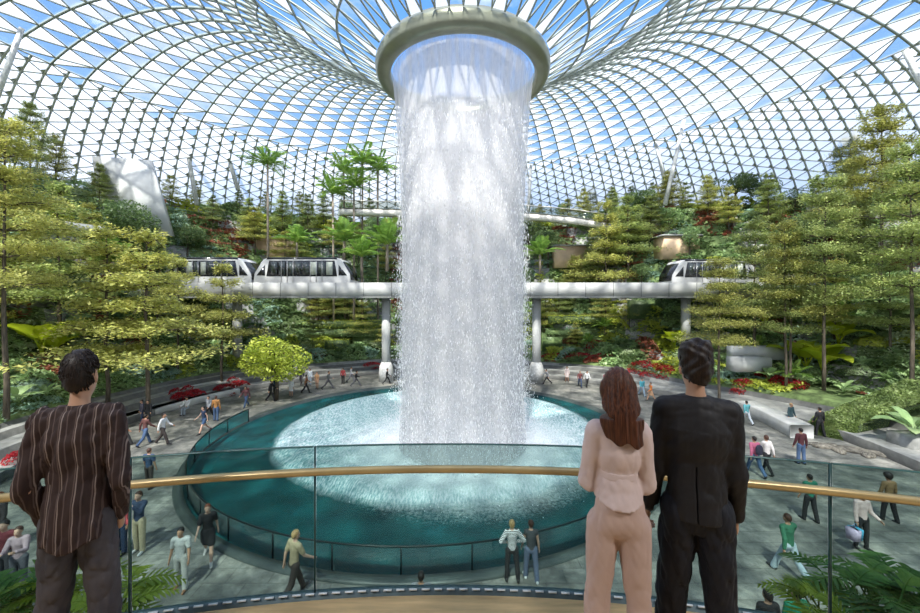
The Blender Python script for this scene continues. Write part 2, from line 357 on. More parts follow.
deep = ramp(nt, big.outputs[0], [(.3, (.0, .03, .032)), (.6, (.004, .085, .088)), (.8, (.02, .17, .18))])
shal = ramp(nt, stk.outputs[0], [(.35, (.10, .30, .31)), (.48, (.34, .55, .56)), (.62, (.85, .91, .92))])
inm = N(nt, 'ShaderNodeMapRange'); L(M2('ADD', dm, M2('MULTIPLY', big.outputs[0], .8)), inm.inputs[0]); inm.inputs['From Min'].default_value = 9.6; inm.inputs['From Max'].default_value = 10.1; inm.inputs['To Min'].default_value = .85; inm.inputs['To Max'].default_value = 0
mixa = N(nt, 'ShaderNodeMix', data_type='RGBA'); L(inm.outputs[0], mixa.inputs[0]); L(deep, mixa.inputs[6]); L(shal, mixa.inputs[7])
fo = N(nt, 'ShaderNodeMapRange'); L(M2('ADD', dw, M2('MULTIPLY', fine.outputs[0], 3.0)), fo.inputs[0]); fo.inputs['From Min'].default_value = 5.6; fo.inputs['From Max'].default_value = 9.0; fo.inputs['To Min'].default_value = .95; fo.inputs['To Max'].default_value = 0
mixb = N(nt, 'ShaderNodeMix', data_type='RGBA'); L(fo.outputs[0], mixb.inputs[0]); L(mixa.outputs[2], mixb.inputs[6]); mixb.inputs[7].default_value = (.86, .91, .92, 1)
L(mixb.outputs[2], b.inputs['Base Color'])
rr_ = N(nt, 'ShaderNodeMapRange'); L(inm.outputs[0], rr_.inputs[0]); rr_.inputs['To Min'].default_value = .1; rr_.inputs['To Max'].default_value = .4; L(rr_.outputs[0], b.inputs['Roughness'])
bp = N(nt, 'ShaderNodeBump', Strength=.8, Distance=.12); L(fine.outputs[0], bp.inputs['Height']); L(bp.outputs[0], b.inputs['Normal'])
L(b.outputs[0], out.inputs[0])
nr_, na_ = 60, 144; r = np.linspace(0.01, 1, nr_) * (PR + .03); a = np.arange(na_) * 2 * pi / na_
R_, A_ = np.meshgrid(r, a, indexing='ij'); X = PC[0] + R_ * np.cos(A_); Y = PC[1] + R_ * np.sin(A_)
dmm = np.hypot(X + 1.2, Y - 24.2); Z = -.12 + .3 * np.exp(-((dmm - 8.6) / 1.1) ** 2) + .18 * np.clip(1 - dmm / 9.5, 0, 1)
Z *= np.clip((PR - R_) / .8, 0, 1) ; Z = np.where(R_ > PR - .8, np.minimum(Z, .05) - .1, Z)
i, j = np.meshgrid(np.arange(nr_ - 1), np.arange(na_), indexing='ij'); Q = np.stack([i * na_ + j, (i + 1) * na_ + j, (i + 1) * na_ + (j + 1) % na_, i * na_ + (j + 1) % na_], -1).reshape(-1, 4)
link('pool_water', npmesh('water', np.stack([X, Y, Z], -1).reshape(-1, 3), Q, [mw], smooth=True), label='round teal pool with pale foaming mound under the waterfall', cat='pool water', kind='stuff')
MB().lathe([(PR - .02, -.4), (PR - .02, .08), (PR + .32, .08), (PR + .34, .0)], 160, (PC[0], PC[1], 0)).obj('stone_curb', mat('dark rim stone', (.06, .075, .07), .4), None,
    label='dark stone rim curving round the edge of the teal pool', cat='curb')
# pool guard rail (near half)
pr = empty('pool_railing', (PC[0], PC[1], 0), label='low glass railing with dark top rail along the near pool edge', cat='railing')
M_DARK = mat('dark metal', (.03, .04, .04), .35, .6); M_PG = glassmat('pool glass', (.86, .95, .96), .09)
aa = np.radians(np.linspace(172, 368, 90)); Rr = PR - .12
MB().tube(np.column_stack([Rr * np.cos(aa), Rr * np.sin(aa), np.full(90, .82)]), .03, 6).obj('top_rail', M_DARK, pr, True)
MB().lathe([(Rr, .08), (Rr, .8)], 90, a0=aa[0], a1=aa[-1]).obj('glass_panel', M_PG, pr)
for q in np.radians(np.arange(172, 369, 9.8)):
    MB().box((Rr * cos(q), Rr * sin(q), .4), (.04, .04, .8), q).obj('post', M_DARK, pr)

# ================================================================ WATERFALL
def fall(name, rad_off, dens, seed, vis=1.0):
    m, nt, out = newmat(name); L = nt.links.new
    tc = N(nt, 'ShaderNodeTexCoord'); mp = N(nt, 'ShaderNodeMapping'); mp.inputs['Scale'].default_value = (3.2, 3.2, .12); mp.inputs['Location'].default_value = (seed, 0, 0); L(tc.outputs['Object'], mp.inputs[0])
    n1 = N(nt, 'ShaderNodeTexNoise', Scale=1, Detail=5, Roughness=.65); L(mp.outputs[0], n1.inputs['Vector'])
    mp2 = N(nt, 'ShaderNodeMapping'); mp2.inputs['Scale'].default_value = (10, 10, 3.5); mp2.inputs['Location'].default_value = (0, seed, 0); L(tc.outputs['Object'], mp2.inputs[0])
    n2 = N(nt, 'ShaderNodeTexNoise', Scale=1, Detail=4, Roughness=.8); L(mp2.outputs[0], n2.inputs['Vector'])
    sz = N(nt, 'ShaderNodeSeparateXYZ'); L(tc.outputs['Object'], sz.inputs[0])
    up = N(nt, 'ShaderNodeMapRange'); L(sz.outputs[2], up.inputs[0]); up.inputs['From Min'].default_value = 13; up.inputs['From Max'].default_value = 19; up.inputs['To Min'].default_value = 1; up.inputs['To Max'].default_value = 0
    # smooth sheets high up, breaking into spray on the way down
    mixn = N(nt, 'ShaderNodeMix', data_type='FLOAT'); L(up.outputs[0], mixn.inputs[0]); L(n1.outputs[0], mixn.inputs[2])
    s3 = N(nt, 'ShaderNodeMath', operation='MULTIPLY_ADD', _1=.65, _2=.0); L(n2.outputs[0], s3.inputs[0])
    s4 = N(nt, 'ShaderNodeMath', operation='MULTIPLY_ADD', _1=.35); L(n1.outputs[0], s4.inputs[0]); L(s3.outputs[0], s4.inputs[2]); L(s4.outputs[0], mixn.inputs[3])
    lo = N(nt, 'ShaderNodeMapRange'); L(mixn.outputs[0], lo.inputs[0]); lo.inputs['From Min'].default_value = .36; lo.inputs['From Max'].default_value = .62; lo.inputs['To Min'].default_value = dens * .62; lo.inputs['To Max'].default_value = min(1, dens * 1.35)
    t = N(nt, 'ShaderNodeBsdfTransparent'); d = N(nt, 'ShaderNodeBsdfDiffuse'); d.inputs[0].default_value = (.80, .79, .79, 1); tl = N(nt, 'ShaderNodeBsdfTranslucent'); tl.inputs[0].default_value = (.80, .79, .79, 1)
    ml = N(nt, 'ShaderNodeMixShader', _0=.5); L(d.outputs[0], ml.inputs[1]); L(tl.outputs[0], ml.inputs[2])
    mm = N(nt, 'ShaderNodeMixShader'); L(lo.outputs[0], mm.inputs[0]); L(t.outputs[0], mm.inputs[1]); L(ml.outputs[0], mm.inputs[2]); L(mm.outputs[0], out.inputs[0])
    return m
wf = empty('waterfall', (WC[0], WC[1], 0), label='tall white curtain of falling water in the middle of the hall', cat='waterfall')
def wprof(off, z0=.1, flare=0):
    z = np.linspace(z0, 20.0, 60); r = 3.28 + .55 * np.clip((z - 11) / 9, 0, 1) ** 1.6 + .18 * np.clip((3 - z) / 3, 0, 1) + off
    return np.column_stack([r, z])
def wsheet(name, off, dens, seed):
    P = wprof(off); n = 160; a = np.arange(n) * 2 * pi / n; rs = np.random.RandomState(int(seed))
    wob = np.interp(np.arange(n), np.arange(0, n + 8, 8) , np.append(rs.rand(n // 8), 0)[:n // 8 + 1]) * .12
    k = len(P); R = P[None, :, 0] + wob[:, None] * np.clip((20 - P[None, :, 1]) / 6, 0, 1)
    V = np.stack([R * np.cos(a)[:, None], R * np.sin(a)[:, None], np.tile(P[:, 1], (n, 1))], -1).reshape(-1, 3)
    i, j = np.meshgrid(np.arange(n), np.arange(k - 1), indexing='ij'); i2 = (i + 1) % n
    Q = np.stack([i * k + j, i2 * k + j, i2 * k + j + 1, i * k + j + 1], -1).reshape(-1, 4)
    link(name, npmesh(name, V, Q, [fall(name, off, dens, seed)], smooth=True), wf, kind='stuff')
wsheet('outer_sheet', 0, .55, 3); wsheet('inner_sheet', -.3, .6, 11)
rs = np.random.RandomState(5)
def streaks(n, rfun, zfun, size, ln):
    a = rs.rand(n) * 2 * pi; z = zfun(n); r = rfun(n, z); c = np.column_stack([r * np.cos(a), r * np.sin(a), z])
    t = rs.rand(n) * pi; u = np.column_stack([np.cos(t), np.sin(t), 0 * t]) * (size * (.5 + rs.rand(n)))[:, None]; v = np.column_stack([rs.randn(n) * .01, rs.randn(n) * .01, np.ones(n)]) * (ln * (.4 + rs.rand(n)))[:, None]
    return np.stack([c - v, c + u, c + v, c - u], 1).reshape(-1, 3), np.arange(4 * n).reshape(-1, 4)
m, nt, out = newmat('droplets'); L = nt.links.new
d = N(nt, 'ShaderNodeBsdfDiffuse'); d.inputs[0].default_value = (.98, .98, .98, 1); tl = N(nt, 'ShaderNodeBsdfTranslucent'); tl.inputs[0].default_value = (.98, .98, .98, 1); ml = N(nt, 'ShaderNodeMixShader', _0=.5); L(d.outputs[0], ml.inputs[1]); L(tl.outputs[0], ml.inputs[2]); L(ml.outputs[0], out.inputs[0]); M_DROP = m
V1, Q1 = streaks(26000, lambda n, z: 3.3 + .5 * np.clip((z - 11) / 9, 0, 1) ** 1.6 + rs.randn(n) * .14 + .08, lambda n: .2 + rs.rand(n) ** 1.2 * 17, .014, .09)
V2, Q2 = streaks(20000, lambda n, z: 3.4 + np.abs(rs.randn(n)) * (.25 + 1.3 * np.exp(-z / 1.0)), lambda n: .05 + rs.rand(n) ** 3 * 10, .016, .035)
link('spray', npmesh('spray', np.vstack([V1, V2]), np.vstack([Q1, Q2 + len(V1)]), [M_DROP]), wf, kind='stuff')

# ================================================================ TRACK, TRAINS, BRIDGE
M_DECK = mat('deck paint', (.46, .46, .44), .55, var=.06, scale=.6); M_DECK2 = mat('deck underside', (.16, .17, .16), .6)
dk = empty('skytrain_track', (0, 37, 8), label='pale straight elevated train track crossing behind the waterfall', cat='track')
x0, x1 = -33.0, 33.0
def DY(y): return y - 37
MB().box((0, DY(38), .62), (x1 - x0, 5.0, 1.0)).obj('beam', M_DECK, dk)
MB().box((0, DY(35.45), .75), (x1 - x0, .16, 1.34)).obj('parapet', M_DECK, dk)
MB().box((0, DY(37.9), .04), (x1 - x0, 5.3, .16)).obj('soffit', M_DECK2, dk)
for q in np.arange(x0 + 1.2, x1, 2.55): MB().box((q, DY(35.362), .75), (.05, .02, 1.34)).obj('panel_joint', M_DECK2, dk)
M_PIL = mat('pillar paint', (.42, .425, .41), .6, var=.05)
for i, (xx, lb) in enumerate([(-7.1, 'near left of the waterfall'), (7.35, 'just right of the waterfall'), (-21.4, 'far left among the trees'), (21.7, 'far right among the trees')]):
    p = empty('track_pillar', (xx, 37.0, 0), label='grey round pillar under the train track, ' + lb, cat='pillar', group='track pillars')
    zb = float(terr(xx, 37.0))
    MB().lathe([(.0, zb), (.42, zb), (.42, 8.0), (0, 8.0)], 24).obj('shaft', M_PIL, p, True)
    if i < 2: MB().lathe([(0, 0), (.68, 0), (.7, .9), (.62, 1.5), (.45, 1.85), (0, 1.95)], 24).obj('base_sleeve', mat('sleeve', (.55, .55, .53), .4), p, True)
M_TR = mat('train white', (.56, .56, .55), .35, var=.04); M_TRD = mat('train black', (.02, .022, .025), .15, .1, spec=.6); M_TRG = mat('train window glass', (.035, .045, .04), .08, var=.3, scale=1.5, spec=.8); M_TRS = mat('train silver', (.5, .5, .5), .3, .6); M_INT = mat('train seat light', (.42, .45, .38), .6)
def train(X, Y, L_, label, flip=1):
    t = empty('train_car', (X, Y, 9.0), label=label, cat='train car', group='driverless train cars on the track'); h = L_ / 2
    W = 1.3; side = [(-h + .25, .1), (h - .25, .1), (h, .5), (h - .1, 1.25), (h - .75, 2.35), (h - .95, 2.6), (h - 1.2, 2.72), (-h + 1.2, 2.72), (-h + .95, 2.6), (-h + .75, 2.35), (-h + .1, 1.25), (-h, .5)]
    o = MB().prism(side, -W, W).obj('body', M_TR, t)
    bv = o.modifiers.new('bevel', 'BEVEL'); bv.width = .09; bv.segments = 2
    MB().prism([(-h + 1.25, 1.02), (h - 1.25, 1.02), (h - 1.5, 2.5), (-h + 1.5, 2.5)], -W - .02, -W + .05).obj('window_band', M_TRD, t)
    MB().prism([(-h + 1.2, 2.6), (h - 1.2, 2.6), (h - 1.4, 2.8), (-h + 1.4, 2.8)], -W - .01, W + .01).obj('roof', M_TRD, t)
    ws = np.linspace(-h + 1.6, h - 1.6, 9)
    for a_, b_ in zip(ws[:-1], ws[1:]):
        MB().box(((a_ + b_) / 2, -W - .03, 1.76), (b_ - a_ - .16, .03, 1.2)).obj('window', M_TRG if int((a_ + 50) * 3) % 4 else M_INT, t)
    for dx in (-1.35, 1.35):
        d_ = MB().box((dx, -W - .045, 1.4), (.05, .02, 2.1)).box((dx + .55, -W - .045, 1.4), (.03, .02, 2.1)).box((dx - .55, -W - .045, 1.4), (.03, .02, 2.1)).obj('door', M_TRS, t)
    for sg in (-1, 1):
        MB().prism([(sg * (h - 1.12), 1.1), (sg * (h - .32), 1.1), (sg * (h - 1.12), 2.1)], -W - .02, -W + .04).obj('quarter_window', M_TRD, t)
        MB().prism([(sg * (h - .04), .7), (sg * (h + .03), .7), (sg * (h - .05), 1.3), (sg * (h - .71), 2.42), (sg * (h - .75), 2.35), (sg * (h - .1), 1.25)], -W + .15, W - .15).obj('windscreen', M_TRD, t)
    return t
train(-14.75, 37.2, 9.1, 'white train car with sloping dark cab ends, nearest to the waterfall on its left')
train(-23.6, 37.2, 8.3, 'white train car coupled behind, leftmost and half hidden by trees')
train(25.0, 38.9, 8.6, 'white train car on the track right of the waterfall, behind trees')
# curved canopy bridge high at the back
br = empty('canopy_bridge', (0, 50, 18), label='pale curved footbridge high behind the waterfall', cat='footbridge')
bx = np.array([-15, -12, -8, -4, 0, 4, 8, 12, 15.5, 18.5]); by = np.array([48.2, 48.9, 49.8, 50.3, 50.5, 50.4, 50.0, 49.4, 48.4, 47.0]); zc = np.array([18.9, 19.0, 19.1, 19.1, 19.1, 19.0, 18.75, 18.3, 17.7, 16.9])
bxx = np.linspace(-15, 18.5, 60); byy = np.interp(bxx, bx, by); bzz = np.interp(bxx, bx, zc)
def sweep(sec, name, m, par):
    sec = np.array(sec); k = len(sec); T = np.gradient(np.column_stack([bxx, byy]), axis=0); T /= np.linalg.norm(T, axis=1)[:, None]; nx, ny = -T[:, 1], T[:, 0]
    V = np.stack([bxx[:, None] + nx[:, None] * sec[:, 0], byy[:, None] + ny[:, None] * sec[:, 0] - 50, bzz[:, None] - 18 + sec[:, 1] + 0 * nx[:, None]], -1).reshape(-1, 3)
    i, j = np.meshgrid(np.arange(59), np.arange(k), indexing='ij'); Q = np.stack([i * k + j, i * k + (j + 1) % k, (i + 1) * k + (j + 1) % k, (i + 1) * k + j], -1).reshape(-1, 4)
    return link(name, npmesh(name, V, [Q, np.arange(k)[::-1][None], (np.arange(k) + 59 * k)[None]], [m]), par)
sweep([(-1.2, -.4), (1.2, -.4), (1.5, 0), (-1.5, 0)], 'deck', mat('bridge concrete', (.55, .52, .45), .6), br)
sweep([(-1.52, -.05), (-1.44, -.05), (-1.44, .95), (-1.52, .95)], 'balustrade', glassmat('bridge glass', (.80, .80, .72), .03), br)
sweep([(-1.56, .93), (-1.42, .93), (-1.42, 1.02), (-1.56, 1.02)], 'top_rail', mat('bridge rail', (.66, .62, .52), .5), br)
sweep([(-1.55, -.1), (-1.3, -.5), (-1.25, -.75), (-1.0, -.75), (-1.0, -.4)], 'fascia', mat('bridge fascia', (.72, .70, .64), .5), br)

# ================================================================ BALCONY
BC = np.array([-.08, 2.735 - 9.2]); 
M_WOOD = mat('balcony timber', (.66, .44, .22), .38, var=.16, scale=2.0, stretch=(1, 9, 1), detail=5)
bal = empty('floor_balcony', (0, 0, 5.95), kind='structure')
a0, a1 = radians(38), radians(142); fl = MB().lathe([(4.0, -.35), (4.0, 0), (9.12, 0), (9.16, -.03), (9.16, -.35), (4.0, -.35)], 90, (BC[0], BC[1], 0), a0=a0, a1=a1)
fl.obj('timber_floor', M_WOOD, bal)
MB().lathe([(9.16, -.4), (9.16, .012), (9.205, .012), (9.205, -.4), (9.16, -.4)], 120, (BC[0], BC[1], 0), a0=a0, a1=a1).obj('glass_channel', mat('channel steel', (.10, .15, .17), .5, .2), bal)
for q in np.radians(np.arange(58, 122, .55)):
    MB().box((BC[0] + 9.15 * cos(q), BC[1] + 9.15 * sin(q), .02), (.012, .055, .008), q).obj('channel_clip', mat('clip', (.75, .78, .8), .4), bal)
bl = empty('balcony_balustrade', (0, 0, 5.95), label='clear curved glass balustrade along the balcony edge behind the three people', cat='balustrade')
M_BG = glassmat('balustrade glass', (.64, .73, .71), .005, .02)
angs = []
for px_ in (-420, -60, 130, 315, 683, 830, 980, 1340):
    t = np.arange(.5, 3.2, .002); xx = (px_ - CX) / F * t; rr = np.hypot(xx - BC[0], t - BC[1]); i_ = np.argmin(abs(rr - 9.184)); angs.append(atan2(t[i_] - BC[1], xx[i_] - BC[0]))
for A_, B_ in zip(angs[:-1], angs[1:]):
    g = .0012; MB().lathe([(9.178, .0), (9.178, 1.02), (9.19, 1.02), (9.19, .0)], 16, (BC[0], BC[1], 0), a0=B_ + g, a1=A_ - g).obj('glass_panel', M_BG, bl)
    MB().lathe([(9.175, 1.015), (9.175, 1.022), (9.193, 1.022), (9.193, 1.015)], 16, (BC[0], BC[1], 0), a0=B_ + g, a1=A_ - g).obj('glass_edge', mat('glass edge', (.05, .12, .11), .2), bl)
for q in angs[1:-1]:
    MB().box((BC[0] + 9.184 * cos(q), BC[1] + 9.184 * sin(q), .51), (.02, .012, 1.02), q).obj('joint', mat('glass joint', (.03, .08, .075), .2), bl)
hr = empty('handrail', (0, 0, 5.95), label='golden timber handrail curving along the glass balustrade', cat='handrail')
ar = np.linspace(radians(45), radians(135), 90)
MB().tube(np.column_stack([BC[0] + 9.12 * np.cos(ar), BC[1] + 9.12 * np.sin(ar), np.full(90, .87)]), .026, 14).obj('rail', mat('brass timber rail', (.52, .38, .17), .28, .35, var=.12, scale=3, spec=.6), hr, True)

# the storey above shelters the balcony
MB().box((0, -4.6, 9.75), (26, 11.0, .5)).obj('ceiling_balcony', mat('soffit paint', (.5, .5, .48)), None, kind='structure')
MB().box((0, -6.6, 5.7), (26, 6.0, .5)).box((0, -9.7, 7.7), (26, .4, 4)).obj('wall_back', mat('soffit paint', (.5, .5, .48)), None, kind='structure')

for i, (x_, y_) in enumerate([(-2.6, .2), (2.6, .2)]):  # unseen fill lights with discs, added to brighten the balcony
    cl = MB().lathe([(0, 0), (.32, 0), (.34, .03), (.34, .06), (0, .06)], 24).obj('ceiling_light', mat('lamp body', (.8, .8, .78)), None, True, loc=(x_, y_, 9.44), label=['round lamp on the balcony soffit above the striped shirt man', 'round lamp on the balcony soffit above the suited man'][i], cat='lamp')
    al = bpy.data.lights.new('soffit_lamp', 'AREA'); al.shape = 'DISK'; al.size = .6; al.energy = 60; al.color = (1, .98, .95); lo_ = bpy.data.objects.new('soffit_lamp', al); COL.objects.link(lo_); lo_.location = (x_, y_, 9.42)
# ================================================================ PLANTS
def leafcloud(C, size, up=.6, asp=.5, seed=0, fold=0):
    """one rhombus leaf per centre, random tilt, biased to lie flat"""
    rs = np.random.RandomState(seed); n = len(C); C = np.asarray(C)
    nn = rs.randn(n, 3); nn /= np.linalg.norm(nn, axis=1)[:, None]; nn[:, 2] = np.abs(nn[:, 2]) ; nn[:, 2] += up * 2; nn /= np.linalg.norm(nn, axis=1)[:, None]
    t = rs.randn(n, 3); u = np.cross(nn, t); u /= np.linalg.norm(u, axis=1)[:, None]; v = np.cross(nn, u)
    s = (np.asarray(size) * (.6 + .8 * rs.rand(n)))[:, None] * .5
    V = np.stack([C - u * s, C + v * s * asp, C + u * s - nn * s * .3, C - v * s * asp], 1)
    return V.reshape(-1, 3), np.arange(4 * n).reshape(-1, 4)
def leafobj(name, C, size, m, par=None, up=.6, asp=.5, seed=0, **k):
    V, Q = leafcloud(C, size, up, asp, seed); return link(name, npmesh(name, V, Q, [m]), par, **k)
G_TIER = leafmat('tier leaves', (.50, .50, .14), (.25, .31, .09), (.72, .66, .24), 1.6)
G_TIER2 = leafmat('tier leaves green', (.38, .45, .15), (.19, .27, .09), (.60, .60, .22), 1.6)
G_DARK = leafmat('dark leaves', (.15, .23, .09), (.08, .13, .05), (.32, .40, .15), 1.3)
G_MID = leafmat('mid leaves', (.32, .46, .20), (.17, .27, .11), (.52, .62, .30), 1.2)
G_YEL = leafmat('yellow leaves', (.50, .56, .08), (.26, .36, .05), (.70, .72, .16), 1.6)
G_BLUE = leafmat('blue green leaves', (.36, .52, .38), (.20, .33, .24), (.58, .68, .52), .9)
G_PALM = leafmat('palm leaves', (.22, .38, .07), (.09, .19, .04), (.48, .58, .12), 1.0)
G_RED = leafmat('red bracts', (.42, .02, .03), (.18, .01, .015), (.62, .05, .05), 2)
G_ORNG = leafmat('rust leaves', (.30, .10, .06), (.14, .06, .035), (.42, .20, .10), 1.5)
G_PALE = leafmat('pale leaves', (.55, .66, .38), (.28, .40, .18), (.80, .84, .60), 2)
G_BIG = leafmat('giant lime leaves', (.48, .56, .03), (.30, .42, .02), (.62, .66, .10), .8, trans=.45)
BARK = mat('bark', (.13, .105, .075), .85, var=.3, scale=9, stretch=(1, 1, .2), bump=.5)
BARKL = mat('pale bark', (.30, .25, .19), .85, var=.3, scale=9, stretch=(1, 1, .2), bump=.5)

def dup(src, loc, rz, s=1.0, label=None, group=None, sz=None):
    r = src.copy(); COL.objects.link(r); r.location = loc; r.rotation_euler = (0, 0, rz); r.scale = (s, s, sz or s)
    if label: r['label'] = label
    if group: r['group'] = group
    for ch in list(src.children):
        c = ch.copy(); COL.objects.link(c); c.parent = r
        for g in list(ch.children):
            d = g.copy(); COL.objects.link(d); d.parent = c
    return r
PROTO = []
def tiered(seed, H=10.0, tiers=6, spread=.30, m=G_TIER, z0=.34, leaf=.2, dens=1.0, trunk_r=.12):
    rs = np.random.RandomState(seed); t = empty('tiered_tree', cat='tree'); b = MB()
    zz = np.linspace(0, H, 9); tr = np.column_stack([np.cumsum(rs.randn(9) * .05), np.cumsum(rs.randn(9) * .05), zz]); tr[0, :2] = 0
    b.tube(tr, np.linspace(trunk_r, .03, 9), 7)
    C = []
    for k in range(tiers):
        f = k / (tiers - 1); z = H * (z0 + (1 - z0) * (f ** .9)); R = H * spread * (1 - .72 * f) * (.85 + .3 * rs.rand())
        cx, cy = np.interp(z, zz, tr[:, 0]), np.interp(z, zz, tr[:, 1]); nb = 5 + int(rs.rand() * 3); a0 = rs.rand() * 6
        for q in range(nb):
            a = a0 + q * 2 * pi / nb + rs.randn() * .2; Rb = R * (.75 + .4 * rs.rand()); ex, ey = cx + Rb * cos(a), cy + Rb * sin(a); ez = z + .05 * Rb + .22 * rs.randn()
            b.tube([(cx, cy, z - .25), ((cx + ex) / 2, (cy + ey) / 2, z + .02), (ex, ey, ez)], [.045, .03, .012], 4, cap=False)
            for w_ in range(5):
                g = .35 + .7 * rs.rand(); sp = Rb * .26; nn = int(30 * dens * max(Rb, .8))
                ox = rs.randn() * Rb * .14; oy = rs.randn() * Rb * .14
                C.append(np.column_stack([cx + Rb * g * cos(a) + ox + rs.randn(nn) * sp * .62, cy + Rb * g * sin(a) + oy + rs.randn(nn) * sp * .62, z + .05 + .06 * g * Rb + rs.randn() * .16 + rs.randn(nn) * .10 * (1 + .05 * H)]))
    b.obj('trunk', BARK, t, True)
    leafobj('crown', np.vstack(C), leaf, m, t, up=.55, seed=seed)
    PROTO.append(t); return t
def roundtree(seed, H=7.0, R=2.6, m=G_DARK, leaf=.26, n=3600, blobs=9, name='leafy_tree'):
    rs = np.random.RandomState(seed); t = empty(name, cat='tree'); b = MB(); zc_ = H - R
    b.tube([(0, 0, 0), (.1, .05, zc_ * .5), (0, 0, zc_)], [.16, .12, .08], 7); C = []
    for k in range(blobs):
        d = rs.randn(3); d /= np.linalg.norm(d); d[2] = d[2] * .7 + .1; c = np.array([0, 0, zc_]) + d * R * .58; b.tube([(0, 0, zc_ * .7), c * [.5, .5, 1] - [0, 0, R * .15], c], [.07, .04, .015], 4, cap=False)
        nn = n // blobs; v = rs.randn(nn, 3); v /= np.linalg.norm(v, axis=1)[:, None]; rr = R * .48 * (.75 + .3 * rs.rand(nn) ** .5)
        C.append(c + v * rr[:, None] * [1, 1, .75])
    b.obj('trunk', BARK, t, True); leafobj('crown', np.vstack(C), leaf, m, t, up=.35, seed=seed); PROTO.append(t); return t
def frond(b, base, az_, L_, lift, droop, w_, nl=16, m=0, seed=0, twist=0):
    """feather frond: a rachis with paired leaflets"""
    rs = np.random.RandomState(seed); s = np.linspace(0, 1, nl + 1); hor = L_ * (s * cos(lift) + 0); ver = L_ * (s * sin(lift) - droop * s ** 2)
    P = np.column_stack([base[0] + hor * cos(az_), base[1] + hor * sin(az_), base[2] + ver]); b.tube(P, np.linspace(.035, .008, nl + 1) * (L_ / 2.5), 4, m=m, cap=False)
    side = np.array([-sin(az_), cos(az_), 0]); V = []; 
    for i in range(2, nl + 1):
        T = P[i] - P[i - 1]; T /= np.linalg.norm(T); ll = w_ * sin(pi * min(1, .12 + .88 * s[i] * .97)) ** .6 + .04
        for sg in (-1, 1):
            tip = P[i] + side * sg * ll * .8 + T * ll * .55 + np.array([0, 0, -.25 * ll + rs.randn() * .05 * ll]); mid = (P[i] + tip) / 2 + np.array([0, 0, .08 * ll]); ww = T * L_ * .028
            V += [P[i] - ww * .3, mid - ww, tip, mid + ww]
    V = np.array(V); b.add(V, np.arange(len(V)).reshape(-1, 4), m)
def palm(seed, H=12, L_=2.6, nf=15, w_=.6, upright=.9, m=G_PALM, name='palm', tr=.11, trunkm=None):
    rs = np.random.RandomState(seed); t = empty(name, cat='palm'); lean = rs.randn() * .25
    if H > .3: MB().tube([(0, 0, 0), (lean * .3, 0, H * .5), (lean, 0, H)], [tr * 1.2, tr, tr * .8], 8).obj('trunk', trunkm or BARKL, t, True)
    b = MB()
    for k in range(nf):
        l = upright * (1 - .75 * (k / nf)) * 1.35 + rs.randn() * .08; frond(b, (lean if H > .3 else 0, 0, H), k * 2.4 + rs.rand() * .3, L_ * (.85 + .3 * rs.rand()), l, .28 + .3 * rs.rand(), w_, 16, seed=seed * 50 + k)
    b.obj('fronds', m, t); PROTO.append(t); return t
def bigleaf(b, base, az_, L_, lift, droop, W, m=0, curl=.25, nu=9, nv=5):
    """one broad ribbed paddle leaf with a stalk"""
    s = np.linspace(0, 1, nu); hor = L_ * s * cos(lift); ver = L_ * (s * sin(lift) - droop * s ** 2); st = .35 * L_
    o = np.array(base) + np.array([cos(az_) * st * cos(lift + .4), sin(az_) * st * cos(lift + .4), st * sin(lift + .4)])
    b.tube([base, o], [.025 * L_, .018 * L_], 5, m=m)
    side = np.array([-sin(az_), cos(az_), 0]); V = []
    for i in range(nu):
        c = o + np.array([hor[i] * cos(az_), hor[i] * sin(az_), ver[i]]); ww = W * sin(pi * (.06 + .94 * s[i] ** .8)) ** .75
        for q in np.linspace(-1, 1, nv): V.append(c + side * ww * q + np.array([0, 0, curl * ww * abs(q) ** 1.4 + .05 * W * sin(i * 2.3) * abs(q)]))
    i, j = np.meshgrid(np.arange(nu - 1), np.arange(nv - 1), indexing='ij'); b.add(np.array(V), np.stack([i * nv + j, i * nv + j + 1, (i + 1) * nv + j + 1, (i + 1) * nv + j], -1).reshape(-1, 4), m)
def bigplant(seed, n=7, L_=1.3, W=.42, m=G_BIG, name='giant_leaf_plant', lift=.9):
    rs = np.random.RandomState(seed); t = empty(name, cat='plant'); 
    for k in range(n):
        b = MB(); bigleaf(b, (0, 0, 0), k * 2.4 + rs.rand() * .5, L_ * (.75 + .4 * rs.rand()), lift * (.6 + .6 * rs.rand()), .35 + .2 * rs.rand(), W * (.8 + .4 * rs.rand())); b.obj('leaf', m, t, True)
    PROTO.append(t); return t
def bush(seed, R=1.0, m=G_MID, n=900, leaf=.17, name='bush', flat=.7):
    rs = np.random.RandomState(seed); v = rs.randn(n, 3); v /= np.linalg.norm(v, axis=1)[:, None]; v[:, 2] = np.abs(v[:, 2]); C = v * (R * (.7 + .3 * rs.rand(n)))[:, None] * [1, 1, flat]
    b = MB(); t = empty(name, cat='bush')
    for k in range(5): a = k * 1.26; b.tube([(0, 0, 0), (R * .5 * cos(a), R * .5 * sin(a), R * .5 * flat)], [.04, .015], 4)
    b.obj('stem', BARK, t); leafobj('foliage', C, leaf, m, t, up=.25, seed=seed); PROTO.append(t); return t

